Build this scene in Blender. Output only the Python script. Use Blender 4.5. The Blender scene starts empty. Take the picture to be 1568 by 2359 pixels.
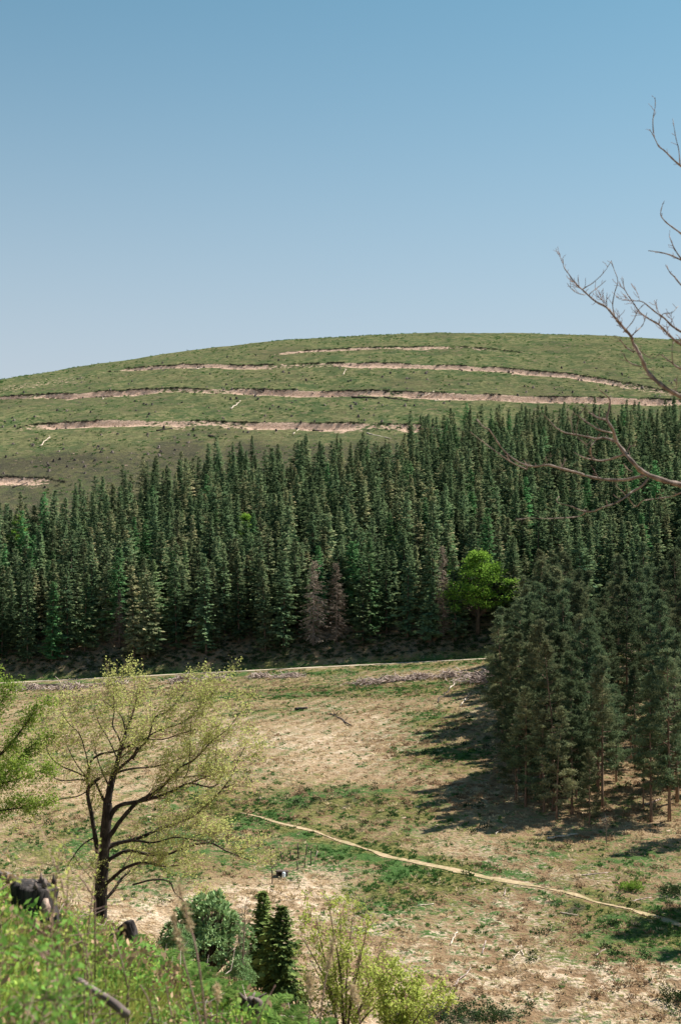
import bpy, math, random
import numpy as np
from mathutils import Vector

random.seed(7)
RNG = np.random.default_rng(11)
S = bpy.context.scene
COL = S.collection

# ------------------------------------------------------------------ camera
F_PX, HOR = 1422.2, 600.0                    # focal length and eye level, in pixels of a 680 x 1024 frame
cam_d = bpy.data.cameras.new('camera')
cam_d.lens, cam_d.sensor_width, cam_d.sensor_fit = 50.0, 36.0, 'AUTO'
cam_d.shift_y = (HOR - 512.0) / 1024.0
cam_d.clip_start, cam_d.clip_end = 0.2, 9000.0
cam_d.dof.use_dof = True
cam_d.dof.focus_distance = 150.0
cam_d.dof.aperture_fstop = 3.6
cam = bpy.data.objects.new('camera', cam_d)
cam.location = (0, 0, 0)
cam.rotation_euler = (math.radians(90), 0, 0)
COL.objects.link(cam)
S.camera = cam

# ------------------------------------------------------------------ sky and sun
SUN_EL = math.radians(50)
SUN_H = Vector((0.84, 0.54)).normalized()
to_sun = Vector((SUN_H.x * math.cos(SUN_EL), SUN_H.y * math.cos(SUN_EL), math.sin(SUN_EL)))
W = bpy.data.worlds.new('World')
S.world = W
W.use_nodes = True
wn, wl = W.node_tree.nodes, W.node_tree.links
bg = wn['Background']
sky = wn.new('ShaderNodeTexSky')
sky.sky_type = 'NISHITA'
sky.sun_disc = False
sky.sun_elevation = SUN_EL
sky.sun_rotation = math.atan2(SUN_H.x, SUN_H.y)
sky.altitude = 1500
sky.air_density = 1.0
sky.dust_density = 1.0
sky.ozone_density = 1.0
tint = wn.new('ShaderNodeMix')
tint.data_type, tint.blend_type = 'RGBA', 'MULTIPLY'
tint.inputs[0].default_value = 1.0
tint.inputs[7].default_value = (0.60, 1.0, 0.88, 1)          # cool white balance of the photograph
wl.new(sky.outputs[0], tint.inputs[6])
# pale air towards the horizon, all the way round
wtc = wn.new('ShaderNodeTexCoord'); wsp = wn.new('ShaderNodeSeparateXYZ'); wl.new(wtc.outputs['Generated'], wsp.inputs[0])
def wmath(op, a, b=0.0):
    n = wn.new('ShaderNodeMath'); n.operation = op
    for sk, v in ((n.inputs[0], a), (n.inputs[1], b)):
        if isinstance(v, bpy.types.NodeSocket): wl.new(v, sk)
        else: sk.default_value = v
    return n.outputs[0]
wq = wmath('DIVIDE', wsp.outputs[2], 0.26)
pale_f = wmath('EXPONENT', wmath('MULTIPLY', wmath('MULTIPLY', wq, wq), -1.0))
pale = wn.new('ShaderNodeMix'); pale.data_type = 'RGBA'
wl.new(pale_f, pale.inputs[0]); wl.new(tint.outputs[2], pale.inputs[6])
pale.inputs[7].default_value = (4.70, 4.63, 5.07, 1)
wl.new(pale.outputs[2], bg.inputs[0])
bg.inputs[1].default_value = 0.058
sl = bpy.data.lights.new('sun', 'SUN')
sl.energy = 5.0
sl.angle = math.radians(0.5)
sl.color = (1.0, 0.95, 0.87)
sun = bpy.data.objects.new('sun', sl)
sun.rotation_euler = (-to_sun).to_track_quat('-Z', 'Y').to_euler()
sun.location = (60, 40, 90)
COL.objects.link(sun)
S.view_settings.view_transform = 'Standard'
S.view_settings.look = 'None'
S.view_settings.gamma = 1.0
S.view_settings.exposure = 1.2
S.view_settings.use_curve_mapping = False
S.render.engine = 'CYCLES'
S.cycles.max_bounces = 6
S.cycles.diffuse_bounces = 2
S.cycles.transmission_bounces = 4
S.cycles.transparent_max_bounces = 4
S.cycles.use_denoising = True

# ------------------------------------------------------------------ numeric helpers
def sstep(a, b, x):
    t = np.clip((np.asarray(x, float) - a) / (b - a), 0, 1)
    return t * t * (3 - 2 * t)

def _hash(ix, iy, seed):
    n = (ix.astype(np.int64) * 374761393 + iy.astype(np.int64) * 668265263 + seed * 974634777) & 0x7fffffff
    n = ((n ^ (n >> 13)) * 1274126177) & 0x7fffffff
    n = (n ^ (n >> 16)) & 0x7fffffff
    return (n % 100003) / 100003.0

def vnoise(x, y, seed=0):
    x, y = np.asarray(x, float), np.asarray(y, float)
    ix, iy = np.floor(x), np.floor(y)
    fx, fy = x - ix, y - iy
    fx, fy = fx * fx * (3 - 2 * fx), fy * fy * (3 - 2 * fy)
    a, b = _hash(ix, iy, seed), _hash(ix + 1, iy, seed)
    c, d = _hash(ix, iy + 1, seed), _hash(ix + 1, iy + 1, seed)
    return (a + (b - a) * fx) * (1 - fy) + (c + (d - c) * fx) * fy

def fbm(x, y, seed=0, octs=4):
    s, a, t = 0, 1.0, 0
    for k in range(octs):
        s = s + a * vnoise(x * 2 ** k + 17.3 * k, y * 2 ** k - 9.1 * k, seed + k)
        t += a
        a *= 0.5
    return s / t

class Pchip:
    def __init__(self, pts):
        x = np.array([p[0] for p in pts], float); y = np.array([p[1] for p in pts], float)
        h = np.diff(x); d = np.diff(y) / h
        m = np.zeros_like(x); m[0], m[-1] = d[0], d[-1]
        for i in range(1, len(x) - 1):
            if d[i - 1] * d[i] > 0:
                w1, w2 = 2 * h[i] + h[i - 1], h[i] + 2 * h[i - 1]
                m[i] = (w1 + w2) / (w1 / d[i - 1] + w2 / d[i])
        self.x, self.y, self.m = x, y, m
    def __call__(self, q):
        q = np.clip(np.asarray(q, float), self.x[0], self.x[-1])
        i = np.clip(np.searchsorted(self.x, q) - 1, 0, len(self.x) - 2)
        h = self.x[i + 1] - self.x[i]; t = (q - self.x[i]) / h
        return ((1 + 2 * t) * (1 - t) ** 2 * self.y[i] + t * (1 - t) ** 2 * h * self.m[i]
                + t * t * (3 - 2 * t) * self.y[i + 1] + t * t * (t - 1) * h * self.m[i + 1])

# ------------------------------------------------------------------ shape of the land
PROF = Pchip([(-60, 3), (-20, 0.2), (0, -1.7), (6, -2.35), (12, -3.25), (20, -5.6), (30, -8.6), (42, -12.1), (60, -19.0),
              (75, -24.3), (92, -27.4), (105, -26.6), (125, -24.4), (155, -21.2), (200, -17.8), (240, -15.3), (268, -13.85),
              (278.6, -13.12), (286.4, -12.95), (289.3, -11.3), (292.5, -9.3), (312, -2.2), (345, 10.5), (400, 33.0), (480, 63.0),
              (560, 93.5), (615, 112.0), (655, 122.5), (700, 130.5), (760, 136), (850, 139), (1000, 134), (1500, 90), (3000, 20),
              (9000, 0)])
RS, RG = -0.10, 0.0551                      # bearing and gradient of the road
def road_win(y):
    return sstep(150, 265, y) * (1 - sstep(330, 500, y))
def warp(x, y):
    xr = np.clip(x, -260, 260)
    return y - RS * xr * road_win(y), xr
def H0(x, y):
    x, y = np.asarray(x, float), np.asarray(y, float)
    yw, xr = warp(x, y)
    z = PROF(yw) + RG * xr * road_win(y)
    # near bank falls away to the right
    c = -2.0 - x
    cross = np.where(c > 0, 0.48 * c, 0.48 * c)
    cross = 7 * np.tanh(cross / 7)
    z = z + cross * sstep(2, 11, y) * (1 - sstep(55, 105, y))
    # dome of the hill
    q = np.where(x < 55, 0.00058, 0.00024) * (x - 55) ** 2
    z = z - 70 * (1 - np.exp(-q / 70)) * sstep(330, 640, y)
    # gentle unevenness, none on the road
    off = 1 - np.exp(-((yw - 282.5) / 8.0) ** 2)
    z = z + (fbm(x / 38, y / 38, 3, 3) - 0.5) * 2.0 * sstep(95, 130, y) * off
    z = z + (fbm(x / 6.0, y / 6.0, 9, 3) - 0.5) * 0.55 * sstep(8, 30, y) * off
    return z

YS = np.concatenate([np.linspace(2, 40, 300), np.linspace(40, 320, 1800), np.linspace(320, 900, 1500)])
def hit(u, v, y0=60.0, fn=None):
    """point of the land seen at pixel u, v, beyond y0"""
    ys = YS[YS >= y0]
    xs = (u - 340.0) / F_PX * ys
    zr = (HOR - v) / F_PX * ys
    g = (fn or H0)(xs, ys) - zr
    k = np.argmax(g >= 0)
    if g[k] < 0:
        k = len(ys) - 1
    if k > 0 and g[k] >= 0:
        t = g[k - 1] / (g[k - 1] - g[k]); yy = ys[k - 1] + t * (ys[k] - ys[k - 1])
    else:
        yy = ys[k]
    return (u - 340.0) / F_PX * yy, yy
KD = 680.0 / 1568.0                       # survey sheet units to frame pixels
def hitd(a, b, y0=60.0, fn=None):
    return hit(a * KD, b * KD, y0, fn)

# terraces cut along the felled hill: line (sheet units), drop, bench width
TERR = []
for pts, drop, wid in [
    ([(-250, 1108), (-60, 1103), (0, 1100), (90, 1104), (150, 1112)], 1.0, 7.0),
    ([(40, 990), (70, 980), (160, 974), (230, 971), (420, 972), (560, 974), (800, 977), (960, 978), (1060, 990)], 1.9, 9.0),
    ([(-300, 945), (0, 916), (180, 908), (340, 898), (540, 897), (700, 902), (900, 902), (960, 906), (1150, 911), (1400, 916), (1568, 922), (1800, 935)], 1.9, 8.0),
    ([(250, 858), (290, 850), (440, 841), (550, 843), (800, 838), (950, 840), (1100, 846), (1300, 861), (1450, 884), (1568, 906), (1750, 935)], 1.2, 8.0),
    ([(620, 818), (700, 809), (800, 804), (940, 801), (1060, 800), (1140, 806), (1200, 814)], 0.7, 5.0)]:
    w = np.array([hitd(a, b, 330.0) for a, b in pts])
    o = np.argsort(w[:, 0])
    TERR.append((w[o, 0], w[o, 1], drop, wid))
def terr_all(x, y):
    """height change and bare-soil share of the benches"""
    dz = np.zeros(np.shape(x)); soil = np.zeros(np.shape(x)); lip = np.zeros(np.shape(x))
    for k, (tx, ty, drop, wid) in enumerate(TERR):
        yt = np.interp(x, tx, ty) + (fbm(x / 9, x * 0 + k * 7.7, 21, 3) - 0.5) * 3.2 + (vnoise(x / 1.3, x * 0 + k, 5) - 0.5) * 0.9
        on = sstep(tx[0] - 2, tx[0] + 9, x) * (1 - sstep(tx[-1] - 9, tx[-1] + 2, x))
        on = on * (0.42 + 0.58 * sstep(0.30, 0.50, fbm(x / 17, x * 0 + 3.1 * k, 31, 2)))
        t = yt - y
        d = np.where(t < 0, 0, np.where(t < 2.2, t / 2.2, np.clip(1 - (t - 2.2) / wid, 0, 1)))
        dz = dz - 0.85 * drop * on * d
        w = wid * (0.3 + 2.0 * fbm(x / 7, y / 7, 41 + k, 3))
        s = on * ((t > -0.15) & (t < w)).astype(float) * (1 - sstep(w * 0.4, w, t)) 
        soil = np.maximum(soil, s * min(1.0, 0.45 + drop * 0.3))
        lip = np.maximum(lip, on * np.exp(-((t + 0.5) / 0.7) ** 2))
    return dz, soil, lip
def H(x, y):
    return H0(x, y) + terr_all(x, y)[0]
def Hs(x, y):
    return float(H(np.array([x]), np.array([y]))[0])

# path across the field (world line)
PATH = np.array([hitd(a, b) for a, b in [(430, 1825), (545, 1872), (600, 1885), (650, 1900), (700, 1913), (760, 1931), (815, 1950), (870, 1968),
                                         (960, 1989), (1100, 2019), (1180, 2033), (1270, 2051), (1400, 2086), (1568, 2133), (1750, 2195)]])
def dist_poly(x, y, P):
    best = np.full(np.shape(x), 1e9)
    for i in range(len(P) - 1):
        ax, ay = P[i]; bx, by = P[i + 1]
        dx, dy = bx - ax, by - ay
        t = np.clip(((x - ax) * dx + (y - ay) * dy) / (dx * dx + dy * dy), 0, 1)
        best = np.minimum(best, np.hypot(x - ax - t * dx, y - ay - t * dy))
    return best

# ------------------------------------------------------------------ object helpers
def tag(o, label=None, cat=None, group=None, kind=None):
    if label: o['label'] = label
    if cat: o['category'] = cat
    if group: o['group'] = group
    if kind: o['kind'] = kind
    return o

def empty(name, loc, rz=0.0, sc=1.0, rot=None):
    o = bpy.data.objects.new(name, None)
    o.location = loc
    o.rotation_euler = rot if rot else (0, 0, rz)
    o.scale = (sc, sc, sc) if np.isscalar(sc) else sc
    o.empty_display_size = 0.3
    COL.objects.link(o)
    return o

def link_mesh(name, me, parent=None, loc=(0, 0, 0), rot=(0, 0, 0), sc=(1, 1, 1)):
    o = bpy.data.objects.new(name, me)
    o.location, o.rotation_euler, o.scale = loc, rot, sc
    if name in ('twigs', 'boughs', 'foliage', 'sticks'): o['kind'] = 'stuff'
    if parent: o.parent = parent
    COL.objects.link(o)
    return o

def raw_mesh(name, V, F4=None, F3=None, attrs=None, mat=None, smooth=False):
    me = bpy.data.meshes.new(name)
    V = np.asarray(V, np.float32)
    F4 = np.zeros((0, 4), np.int32) if F4 is None else np.asarray(F4, np.int32).reshape(-1, 4)
    F3 = np.zeros((0, 3), np.int32) if F3 is None else np.asarray(F3, np.int32).reshape(-1, 3)
    me.vertices.add(len(V)); me.vertices.foreach_set('co', V.ravel())
    me.loops.add(F4.size + F3.size)
    me.loops.foreach_set('vertex_index', np.concatenate([F4.ravel(), F3.ravel()]))
    n4, n3 = len(F4), len(F3)
    me.polygons.add(n4 + n3)
    st = np.concatenate([np.arange(n4) * 4, n4 * 4 + np.arange(n3) * 3]).astype(np.int32)
    me.polygons.foreach_set('loop_start', st)
    if smooth:
        me.polygons.foreach_set('use_smooth', np.ones(n4 + n3, bool))
    for nm, a in (attrs or {}).items():
        a = np.asarray(a, np.float32)
        if a.ndim == 1:
            at = me.attributes.new(nm, 'FLOAT', 'POINT'); at.data.foreach_set('value', a)
        else:
            at = me.attributes.new(nm, 'FLOAT_COLOR', 'POINT')
            at.data.foreach_set('color', np.c_[a, np.ones(len(a), np.float32)].astype(np.float32).ravel())
    if mat: me.materials.append(mat)
    me.update(calc_edges=True)
    return me

class MB:
    """collects shapes into one mesh"""
    def __init__(self):
        self.V, self.F4, self.F3, self.A, self.n = [], [], [], [], 0
    def add(self, V, F4=None, F3=None, a=0.0):
        V = np.asarray(V, float).reshape(-1, 3)
        if F4 is not None and len(F4): self.F4.append(np.asarray(F4).reshape(-1, 4) + self.n)
        if F3 is not None and len(F3): self.F3.append(np.asarray(F3).reshape(-1, 3) + self.n)
        self.V.append(V)
        self.A.append(np.full(len(V), a) if np.isscalar(a) else np.asarray(a, float))
        self.n += len(V)
    def tube(self, pts, rad, sides=5, a=0.0, cap=True, rough=0.0):
        P = np.asarray(pts, float); n = len(P)
        R = np.full(n, rad) if np.isscalar(rad) else np.asarray(rad, float)
        T = np.gradient(P, axis=0)
        T /= np.linalg.norm(T, axis=1)[:, None] + 1e-9
        ref = np.array([0.31, 0.17, 0.94]) if abs(T[:, 2]).mean() < 0.8 else np.array([0.94, 0.2, 0.1])
        A = np.cross(T, ref); A /= np.linalg.norm(A, axis=1)[:, None] + 1e-9
        B = np.cross(T, A)
        th = np.arange(sides) / sides * 2 * math.pi
        rr = R[:, None] * np.ones(sides)
        if rough: rr = rr * (1 + rough * (RNG.random((n, sides)) - 0.5) * 2)
        V = P[:, None, :] + rr[:, :, None] * (np.cos(th)[None, :, None] * A[:, None, :] + np.sin(th)[None, :, None] * B[:, None, :])
        i = np.arange(n - 1)[:, None] * sides; j = np.arange(sides)[None, :]; k = (j + 1) % sides
        F = np.stack([i + j, i + k, i + sides + k, i + sides + j], -1).reshape(-1, 4)
        V = V.reshape(-1, 3)
        F3 = None
        if cap:
            V = np.vstack([V, P[-1:], P[:1]]); e = n * sides
            F3 = [((n - 1) * sides + q, (n - 1) * sides + (q + 1) % sides, e) for q in range(sides)] + \
                 [((q + 1) % sides, q, e + 1) for q in range(sides)]
        aa = a if np.isscalar(a) else np.concatenate([np.repeat(a, sides), [a[-1], a[0]][: (2 if cap else 0)]])
        self.add(V, F, F3, aa)
    def leaves(self, P, D, Sd, L, Wd, a=0.0):
        """diamond blades: base P, direction D, sideways Sd"""
        n = len(P)
        if n == 0: return
        L, Wd = np.broadcast_to(L, n)[:, None], np.broadcast_to(Wd, n)[:, None]
        V = np.stack([P, P + D * L * 0.45 + Sd * Wd * 0.5, P + D * L, P + D * L * 0.45 - Sd * Wd * 0.5], 1).reshape(-1, 3)
        F = np.arange(4 * n).reshape(n, 4)
        aa = a if np.isscalar(a) else np.repeat(np.asarray(a, float), 4)
        self.add(V, F, None, aa)
    def mesh(self, name, mat=None, smooth=False):
        V = np.vstack(self.V); A = np.concatenate(self.A)
        return raw_mesh(name, V, np.vstack(self.F4) if self.F4 else None, np.vstack(self.F3) if self.F3 else None, {'tip': A}, mat, smooth)

def unit(v):
    v = np.asarray(v, float)
    return v / (np.linalg.norm(v, axis=-1, keepdims=True) + 1e-9)
def rdir(n):
    return unit(RNG.normal(size=(n, 3)))
def ortho(D):
    return unit(np.cross(D, rdir(len(D))))

# ------------------------------------------------------------------ materials
def new_mat(name):
    m = bpy.data.materials.new(name); m.use_nodes = True
    nt = m.node_tree; nt.nodes.clear()
    out = nt.nodes.new('ShaderNodeOutputMaterial')
    return m, nt, out
def nd(nt, typ, **kw):
    n = nt.nodes.new(typ)
    for k, v in kw.items(): setattr(n, k, v)
    return n
def mixc(nt, fac, a, b, mode='MIX'):
    n = nt.nodes.new('ShaderNodeMix'); n.data_type = 'RGBA'; n.blend_type = mode
    for sock, val in ((n.inputs[0], fac), (n.inputs[6], a), (n.inputs[7], b)):
        if isinstance(val, bpy.types.NodeSocket): nt.links.new(val, sock)
        elif np.isscalar(val): sock.default_value = val
        else: sock.default_value = (*val, 1)
    return n.outputs[2]
def mth(nt, op, a, b=0.0, c=0.0, clamp=False):
    n = nt.nodes.new('ShaderNodeMath'); n.operation = op; n.use_clamp = clamp
    for s, v in zip(n.inputs, (a, b, c)):
        if isinstance(v, bpy.types.NodeSocket): nt.links.new(v, s)
        else: s.default_value = v
    return n.outputs[0]
def rng_map(nt, v, a, b, c=0.0, d=1.0):
    n = nt.nodes.new('ShaderNodeMapRange'); n.clamp = True; n.interpolation_type = 'SMOOTHSTEP'
    nt.links.new(v, n.inputs[0])
    for i, q in enumerate((a, b, c, d)): n.inputs[1 + i].default_value = q
    return n.outputs[0]
def noise(nt, scale, detail=4, rough=0.6, vec=None, dist=0.0):
    n = nt.nodes.new('ShaderNodeTexNoise'); n.inputs['Scale'].default_value = scale
    n.inputs['Detail'].default_value = detail; n.inputs['Roughness'].default_value = rough
    n.inputs['Distortion'].default_value = dist
    if vec is None:
        g = nt.nodes.new('ShaderNodeNewGeometry'); vec = g.outputs['Position']
    nt.links.new(vec, n.inputs['Vector'])
    return n.outputs[0]

def leaf_mat(name, dark, light, tan=None, tan_amt=0.0, bright=None, transl=0.3, gloss=0.0, scale=0.5):
    """foliage: dark to pale by tip (young growth, on some plants painted top light), each plant a little different"""
    m, nt, out = new_mat(name)
    at = nd(nt, 'ShaderNodeAttribute', attribute_name='tip')
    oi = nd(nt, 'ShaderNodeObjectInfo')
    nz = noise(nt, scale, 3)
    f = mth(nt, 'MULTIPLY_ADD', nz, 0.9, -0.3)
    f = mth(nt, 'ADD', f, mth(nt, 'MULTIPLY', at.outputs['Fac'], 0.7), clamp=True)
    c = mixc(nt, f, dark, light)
    if tan is not None:
        r = rng_map(nt, oi.outputs['Random'], 0.25, 1.0, 0.0, tan_amt)
        t = mth(nt, 'MULTIPLY', r, rng_map(nt, noise(nt, scale * 0.5, 3), 0.35, 0.65))
        c = mixc(nt, mth(nt, 'MULTIPLY', t, mth(nt, 'ADD', at.outputs['Fac'], 0.25), clamp=True), c, tan)
    if bright is not None:
        rr = mth(nt, 'FRACT', mth(nt, 'MULTIPLY', oi.outputs['Random'], 7.31))
        c = mixc(nt, rng_map(nt, rr, 0.86, 1.0, 0.0, 0.75), c, bright)
    v = mth(nt, 'FRACT', mth(nt, 'MULTIPLY', oi.outputs['Random'], 13.7))
    hs = nd(nt, 'ShaderNodeHueSaturation'); nt.links.new(c, hs.inputs['Color'])
    nt.links.new(rng_map(nt, v, 0, 1, 0.65, 1.35), hs.inputs['Value'])
    c = hs.outputs[0]
    d = nd(nt, 'ShaderNodeBsdfDiffuse'); nt.links.new(c, d.inputs[0])
    t = nd(nt, 'ShaderNodeBsdfTranslucent')
    nt.links.new(mixc(nt, 0.5, c, light), t.inputs[0])
    mx = nd(nt, 'ShaderNodeMixShader'); mx.inputs[0].default_value = transl
    nt.links.new(d.outputs[0], mx.inputs[1]); nt.links.new(t.outputs[0], mx.inputs[2])
    last = mx.outputs[0]
    if gloss > 0:
        g = nd(nt, 'ShaderNodeBsdfGlossy'); g.inputs['Roughness'].default_value = 0.45
        m2 = nd(nt, 'ShaderNodeMixShader'); m2.inputs[0].default_value = gloss
        nt.links.new(last, m2.inputs[1]); nt.links.new(g.outputs[0], m2.inputs[2]); last = m2.outputs[0]
    nt.links.new(last, out.inputs[0])
    return m

def bark_mat(name, c1, c2, scale=8.0, bump=0.5, stretch=0.25, c3=None):
    m, nt, out = new_mat(name)
    tc = nd(nt, 'ShaderNodeTexCoord')
    mp = nd(nt, 'ShaderNodeMapping'); mp.inputs['Scale'].default_value = (1, 1, stretch)
    nt.links.new(tc.outputs['Object'], mp.inputs[0])
    n1 = noise(nt, scale, 5, 0.65, mp.outputs[0], 0.5)
    f = rng_map(nt, n1, 0.32, 0.68)
    c = mixc(nt, f, c1, c2)
    if c3 is not None:
        c = mixc(nt, rng_map(nt, noise(nt, scale * 0.3, 3, 0.6, tc.outputs['Object']), 0.55, 0.7), c, c3)
    b = nd(nt, 'ShaderNodeBsdfPrincipled'); nt.links.new(c, b.inputs['Base Color'])
    b.inputs['Roughness'].default_value = 0.9; b.inputs['Specular IOR Level'].default_value = 0.15
    bp = nd(nt, 'ShaderNodeBump'); bp.inputs['Strength'].default_value = bump; bp.inputs['Distance'].default_value = 0.03
    nt.links.new(n1, bp.inputs['Height']); nt.links.new(bp.outputs[0], b.inputs['Normal'])
    nt.links.new(b.outputs[0], out.inputs[0])
    return m

M = {}
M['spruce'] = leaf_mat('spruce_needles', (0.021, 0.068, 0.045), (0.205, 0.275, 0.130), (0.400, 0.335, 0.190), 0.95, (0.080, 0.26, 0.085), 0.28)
M['dead_spruce'] = leaf_mat('dead_spruce_twigs', (0.16, 0.122, 0.098), (0.42, 0.34, 0.27), None, 0, None, 0.05)
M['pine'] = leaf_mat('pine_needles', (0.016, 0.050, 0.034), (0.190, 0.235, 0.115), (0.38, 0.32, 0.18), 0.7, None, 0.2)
M['bright'] = leaf_mat('fresh_beech_leaves', (0.055, 0.165, 0.028), (0.25, 0.39, 0.060), None, 0, None, 0.35)
M['young'] = leaf_mat('unfolding_leaves', (0.42, 0.47, 0.12), (0.68, 0.70, 0.26), None, 0, None, 0.4, scale=2)
M['young_orange'] = leaf_mat('unfolding_tawny_leaves', (0.060, 0.135, 0.026), (0.235, 0.295, 0.058), None, 0, None, 0.4, scale=1.5)
M['laurel'] = leaf_mat('laurel_leaves', (0.034, 0.115, 0.036), (0.34, 0.47, 0.22), None, 0, None, 0.15, 0, 3)
M['small_spruce'] = leaf_mat('small_spruce_needles', (0.022, 0.062, 0.026), (0.17, 0.22, 0.065), None, 0, None, 0.15, 0, 1.5)
M['willow'] = leaf_mat('willow_leaves', (0.22, 0.30, 0.05), (0.48, 0.52, 0.14), None, 0, None, 0.4, 0, 2)
M['fern'] = leaf_mat('fern_fronds', (0.045, 0.125, 0.026), (0.20, 0.29, 0.075), None, 0, None, 0.35, 0, 2)
M['herb'] = leaf_mat('herb_leaves', (0.045, 0.165, 0.030), (0.21, 0.38, 0.08), (0.30, 0.22, 0.10), 0.4, None, 0.35, 0, 3)
M['bilberry'] = leaf_mat('ground_cover_leaves', (0.12, 0.24, 0.030), (0.34, 0.46, 0.095), (0.36, 0.24, 0.13), 0.5, None, 0.35, 0, 1.5)
M['grass'] = leaf_mat('green_grass', (0.10, 0.17, 0.022), (0.30, 0.34, 0.075), (0.42, 0.32, 0.15), 0.7, None, 0.35, 0, 2)
M['tuft'] = leaf_mat('tussock_green', (0.030, 0.092, 0.028), (0.105, 0.200, 0.055), None, 0, None, 0.2, 0, 0.3)
M['dry'] = leaf_mat('dry_grass', (0.34, 0.26, 0.14), (0.58, 0.47, 0.31), (0.28, 0.18, 0.10), 0.5, None, 0.2, 0, 0.3)
M['bracken'] = leaf_mat('dead_bracken', (0.18, 0.115, 0.065), (0.40, 0.28, 0.175), None, 0, None, 0.2, 0, 1)
M['bramble'] = leaf_mat('dark_scrub_leaves', (0.014, 0.032, 0.016), (0.055, 0.085, 0.032), None, 0, None, 0.15, 0, 1)
M['heather'] = leaf_mat('dark_heather', (0.016, 0.016, 0.016), (0.045, 0.048, 0.035), None, 0, None, 0.05, 0, 1)
M['bark'] = bark_mat('grey_brown_bark', (0.055, 0.042, 0.034), (0.16, 0.12, 0.095), 5)
M['pine_bark'] = bark_mat('pine_bark', (0.10, 0.066, 0.048), (0.30, 0.20, 0.145), 4)
M['dark_bark'] = bark_mat('dark_bark', (0.012, 0.010, 0.009), (0.050, 0.040, 0.034), 9, 0.8, 0.25, (0.075, 0.065, 0.05))
M['pale_bark'] = bark_mat('pale_grey_bark', (0.09, 0.065, 0.055), (0.27, 0.21, 0.175), 10, 0.4)
M['twig'] = bark_mat('brown_twig', (0.11, 0.062, 0.050), (0.27, 0.185, 0.15), 10, 0.2)
M['brash'] = bark_mat('weathered_brash', (0.16, 0.115, 0.10), (0.52, 0.42, 0.37), 1.5, 0.3)
M['log'] = bark_mat('bleached_log', (0.36, 0.28, 0.21), (0.66, 0.56, 0.46), 2.5, 0.3)
M['dark_log'] = bark_mat('dark_log', (0.020, 0.017, 0.017), (0.075, 0.06, 0.055), 3)
M['char'] = bark_mat('charred_wood', (0.008, 0.007, 0.008), (0.070, 0.060, 0.056), 16, 1.0, 0.12, (0.022, 0.019, 0.018))
M['cut'] = bark_mat('cut_wood_face', (0.14, 0.09, 0.08), (0.42, 0.31, 0.25), 12, 0.4, 1)
M['stump'] = bark_mat('old_stump', (0.055, 0.042, 0.038), (0.24, 0.19, 0.165), 3, 0.3)
M['pale_paint'] = bark_mat('pale_plastic', (0.60, 0.70, 0.75), (0.70, 0.78, 0.82), 2, 0.05)
M['wood_post'] = bark_mat('weathered_post', (0.04, 0.032, 0.028), (0.13, 0.10, 0.085), 6)

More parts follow.
